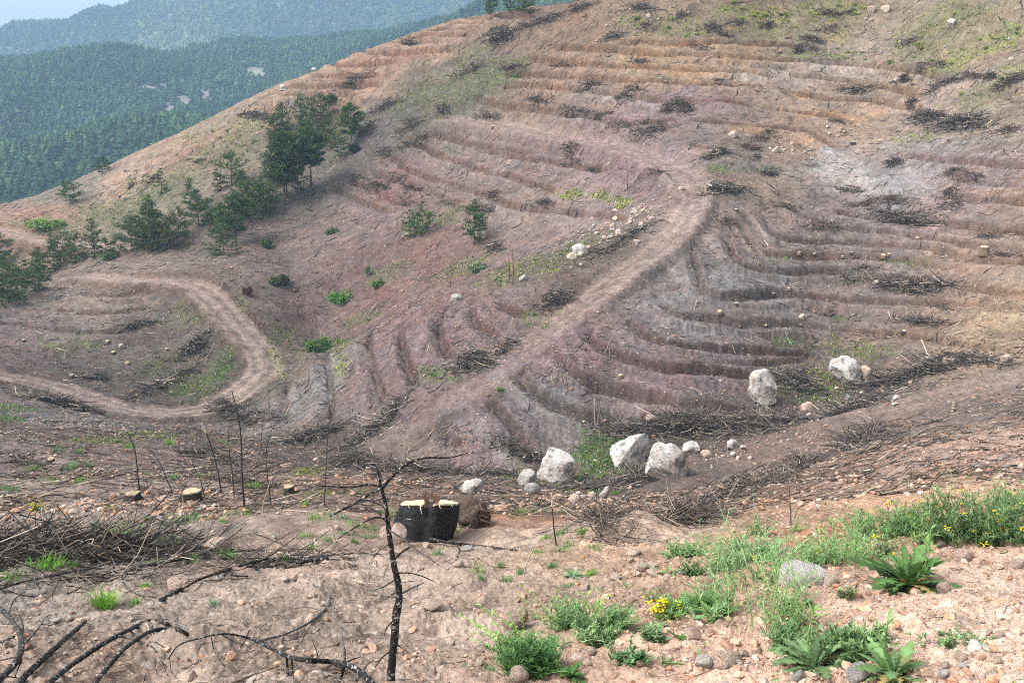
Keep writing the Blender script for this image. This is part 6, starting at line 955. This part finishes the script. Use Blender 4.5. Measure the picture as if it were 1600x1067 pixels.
for i, (lb, px, py, w, h, c) in enumerate([('dark green bush on the red slope right of the lowest pine', 414, 387, 24, 16, (74, 98, 56)), ('second bush low on the red slope with brown tips', 438, 446, 28, 18, (78, 84, 52)), ('brown burnt bush below the bush with brown tips', 388, 462, 16, 18, (112, 78, 66)), ('bright green bush on the gully edge', 528, 474, 30, 18, (92, 132, 58)), ('small dark bush at the top of the pine group', 518, 162, 26, 12, (62, 82, 50)), ('pale green bush above the red slope', 520, 366, 22, 12, (96, 120, 78)), ('dark bush in the grey gully', 556, 240, 22, 18, (74, 78, 66)), ('grey green bush in front of the lone round pine', 745, 425, 30, 14, (104, 118, 90)), ('green bush beside the spur crest', 590, 450, 18, 14, (88, 118, 60)), ('bright green bush on the terrace nose', 780, 612, 12, 10, (96, 136, 64)), ('green bushes where the road meets the gully', 498, 548, 36, 18, (88, 112, 62)), ('thick green scrub beside the upper road', 70, 357, 62, 18, (116, 142, 76)), ('bush under the pine row on the road spur', 170, 408, 30, 12, (80, 100, 62)), ('bush half way along the red gully side', 575, 432, 10, 22, (92, 116, 62))]):
    shrub(px, py, w, h, 300 + i, lb, None, c)
# scattered low cushions: found on ground tagged as green
def scatter_green(n, box, smin, smax, seed, label, group, cols, thr=.25, nm='low_shrub'):
    g = np.random.default_rng(seed); k = 0; tries = 0
    while k < n and tries < n * 40:
        tries += 1; px, py = g.uniform(box[0], box[2]), g.uniform(box[1], box[3]); G = hit(px, py)
        if float(GF(G[0] / G[1], math.log(G[1]))) < thr * g.random() + .08: continue
        w = smin + (smax - smin) * g.random() ** 2; shrub(px, py, w, w * .6, seed * 1000 + k, label, group, cols[g.integers(len(cols))], nm, 'shrub'); k += 1
scatter_green(90, (330, 150, 900, 590), 3, 9, 41, 'low green cushion shrub on the gully slopes', 'cushion shrubs on the gully slopes', [(96, 118, 72), (104, 120, 88), (84, 112, 58)])
scatter_green(70, (20, 180, 420, 420), 3, 9, 42, 'low grey green cushion shrub on the far left slope', 'cushion shrubs on the far left slope', [(104, 118, 84), (96, 110, 70), (120, 126, 80)])
scatter_green(190, (900, 8, 1600, 175), 4, 13, 43, 'low yellow green cushion shrub on the upper right slope', 'cushion shrubs on the upper right slope', [(150, 160, 84), (122, 138, 72), (164, 168, 100)], .5, 'yellow_cushion')
scatter_green(46, (860, 290, 1000, 330), 4, 9, 44, 'yellow green cushion shrub on the purple terrace by the track head', 'cushion shrubs by the track head', [(158, 166, 86), (132, 146, 74)], .4, 'yellow_cushion')
# ------------------------------------------------------------------ grass, twig litter and gravel that nobody could count
def ground_pts(n, y0, y1, u0, u1, seed, keep):
    g = np.random.default_rng(seed); s = g.uniform(math.log(y0), math.log(y1), n); u = g.uniform(u0, u1, n); Y = np.exp(s); k = keep(u, s, g); u, s, Y = u[k], s[k], Y[k]; return np.stack([u * Y, Y, gz(u * Y, Y)], 1), u, s, g
P, u, s, g = ground_pts(1700000, 14, 130, -.6, .6, 51, lambda u, s, g: g.random(len(u)) < GF(u, s) ** 1.3 * .9 * np.where(s < math.log(30), .45, 1))
n = len(P); yl = GYF(u, s)[:, None]; col = (lin(96, 138, 54) * (1 - yl) + lin(168, 170, 92) * yl) * np.clip(g.normal(1, .25, (n, 1)), .4, 1.7); col = np.where(g.random((n, 1)) < .18, lin(128, 122, 84), col); hgt = g.uniform(.06, .2, n) * (.6 + .008 * P[:, 1]) * np.clip(P[:, 1] / 60, .35, 1); az = g.uniform(0, 6.28, n); wv_ = hgt * g.uniform(.25, .6, n)
d = np.stack([np.cos(az) * .5, np.sin(az) * .5, np.ones(n)], 1) * hgt[:, None]; sdv = np.stack([-np.sin(az), np.cos(az), 0 * az], 1) * wv_[:, None] * .5; V = np.stack([P + sdv, P - sdv, P + d], 1).reshape(-1, 3)
MB().add(V, np.arange(3 * n).reshape(-1, 3), np.repeat(col, 3, 0)).build('grass', M_GRASS, kind='stuff')
P, u, s, g = ground_pts(60000, 13, 125, -.6, .6, 52, lambda u, s, g: g.random(len(u)) < .25 + .75 * sstep(.0, .4, fbm(np.exp(s) * u * .3, np.exp(s) * .3, 333, 3)))
rwk = RG(P[:, 0], P[:, 1])[..., 0] < .4; P = P[rwk]; n = len(P); K = 4; ln = g.uniform(.12, .9, n) * (.5 + .008 * P[:, 1]); az = g.normal(0, .9, n); q = np.linspace(-.5, .5, K); bx = g.normal(0, .12, (n, 1)) * ln[:, None] * (q ** 2 * 4)[None]
X = P[:, :1] + np.cos(az)[:, None] * ln[:, None] * q - np.sin(az)[:, None] * bx; Yv = P[:, 1:2] + np.sin(az)[:, None] * ln[:, None] * q + np.cos(az)[:, None] * bx; Zv = gz(X, Yv) + .015 + (g.random((n, 1)) < .25) * g.uniform(0, .5, (n, 1)) * ln[:, None] * (q + .5)[None]
pc = np.array([SOOT, lin(92, 82, 74), GREYW, PALEW, BROWNW, BLACK])[g.choice(6, n, p=[.26, .24, .14, .05, .11, .20])] * g.uniform(.7, 1.2, (n, 1)); V, F_, c2 = tubes(np.stack([X, Yv, Zv], 2), (.00034 * P[:, 1:2] + .002) * g.uniform(.5, 1.3, (n, 1)) * np.linspace(1.1, .5, K)[None], 3, pc); MB().add(V, F_, c2).build('twig_litter', M_TWIG, kind='stuff')
P, u, s, g = ground_pts(1500, 3.2, 13, -.62, .62, 53, lambda u, s, g: (g.random(len(u)) < .7)); n = len(P); K = 5; ln = g.uniform(.03, .28, n); az = g.uniform(0, 6.28, n); q = np.linspace(-.5, .5, K); bx = g.normal(0, .25, (n, 1)) * ln[:, None] * (q ** 2 * 4)[None]
X = P[:, :1] + np.cos(az)[:, None] * ln[:, None] * q - np.sin(az)[:, None] * bx; Yv = P[:, 1:2] + np.sin(az)[:, None] * ln[:, None] * q + np.cos(az)[:, None] * bx; Zv = gz(X, Yv) + .004 + g.random((n, 1)) ** 4 * .05
pc = np.array([SOOT, lin(120, 98, 82), GREYW, PALEW, BROWNW, BLACK])[g.choice(6, n, p=[.16, .26, .14, .12, .22, .10])]; V, F_, c2 = tubes(np.stack([X, Yv, Zv], 2), g.uniform(.0008, .0032, (n, 1)) * np.linspace(1.1, .5, K)[None], 4, pc); MB().add(V, F_, c2).build('twig_litter', M_TWIG, kind='stuff')
def pebbles(n, y0, y1, u0, u1, smin, smax, p, seed, keep, sub, tint=1.0, cap=9):
    P, u, s, g = ground_pts(n, y0, y1, u0, u1, seed, keep); n = len(P); Vi, Fi = ICO[sub]; nv = len(Vi); sz = smin + (smax - smin) * g.random(n) ** p
    A = Vi[None] * (1 + g.normal(0, .16, (n, nv, 1))); pl = g.normal(0, 1, (n, 4, 3)); pl /= np.linalg.norm(pl, axis=2, keepdims=True)
    for k in range(4): dd = np.einsum('nvc,nc->nv', A, pl[:, k]); e = np.maximum(0, dd - g.uniform(.35, .75, (n, 1))); A = A - e[..., None] * pl[:, k][:, None]
    A = A * np.stack([g.uniform(.8, 1.3, n), g.uniform(.7, 1.1, n), g.uniform(.45, .85, n)], 1)[:, None]; a = g.uniform(0, 6.28, n)[:, None]; x, y = A[..., 0] * np.cos(a) - A[..., 1] * np.sin(a), A[..., 0] * np.sin(a) + A[..., 1] * np.cos(a); b = g.normal(0, .35, n)[:, None]; A = np.stack([x * np.cos(b) - A[..., 2] * np.sin(b), y, x * np.sin(b) + A[..., 2] * np.cos(b)], 2)
    V = A * (sz[:, None, None] * .5) + P[:, None] + np.array([0, 0, 1])[None, None] * (sz * .10)[:, None, None]; pal_ = np.array([lin(208, 176, 154), lin(196, 158, 134), lin(214, 192, 174), lin(186, 150, 132), lin(170, 160, 154), lin(200, 150, 120)])
    soil = CF(u, s); col = pal_[g.choice(6, n, p=[.30, .24, .16, .14, .07, .09])] * .72; lum_ = soil.mean(1, keepdims=True) / .33; col = col * np.clip(.75 + .35 * lum_, .7, 1.2) * np.clip(g.normal(1, .13, (n, 1)), .6, 1.35) * tint
    return MB().add(V.reshape(-1, 3), (np.arange(n)[:, None, None] * nv + Fi[None]).reshape(-1, 3), np.repeat(col, nv, 0)).build('gravel', M_STONE, kind='stuff')
right = lambda u, s: sstep(-.02, .18, u + .25 * (s - math.log(5)) * 0 - .35 * np.clip(s - math.log(6.2), 0, 1)) 
pebbles(90000, 3.3, 13, -.62, .62, .006, .03, 2.5, 61, lambda u, s, g: g.random(len(u)) < (.22 + .75 * right(u, s)) * np.clip(.35 + .3 * right(u, s) + 1.5 * fbm(np.exp(s) * u * .9, np.exp(s) * .9, 71, 3), .06 + .25 * right(u, s), 1), 1)
pebbles(12000, 3.3, 14, -.62, .62, .022, .075, 2.6, 62, lambda u, s, g: g.random(len(u)) < (.16 + .62 * right(u, s)) * np.clip(.35 + .3 * right(u, s) + 1.5 * fbm(np.exp(s) * u * .9, np.exp(s) * .9, 71, 3), .06 + .25 * right(u, s), 1), 2)
pebbles(60000, 12, 60, -.6, .6, .03, .16, 3.0, 63, lambda u, s, g: g.random(len(u)) < .09 + .45 * sstep(.1, .5, fbm(np.exp(s) * u * .25 + 5, np.exp(s) * .25, 73, 3)) + .10 * (u > .25) * (s < math.log(34)), 1)
pebbles(60000, 44, 120, -.6, .6, .06, .26, 3.2, 64, lambda u, s, g: g.random(len(u)) < .12 + .5 * sstep(.1, .5, fbm(np.exp(s) * u * .2 + 9, np.exp(s) * .2, 74, 3)), 1, .9)
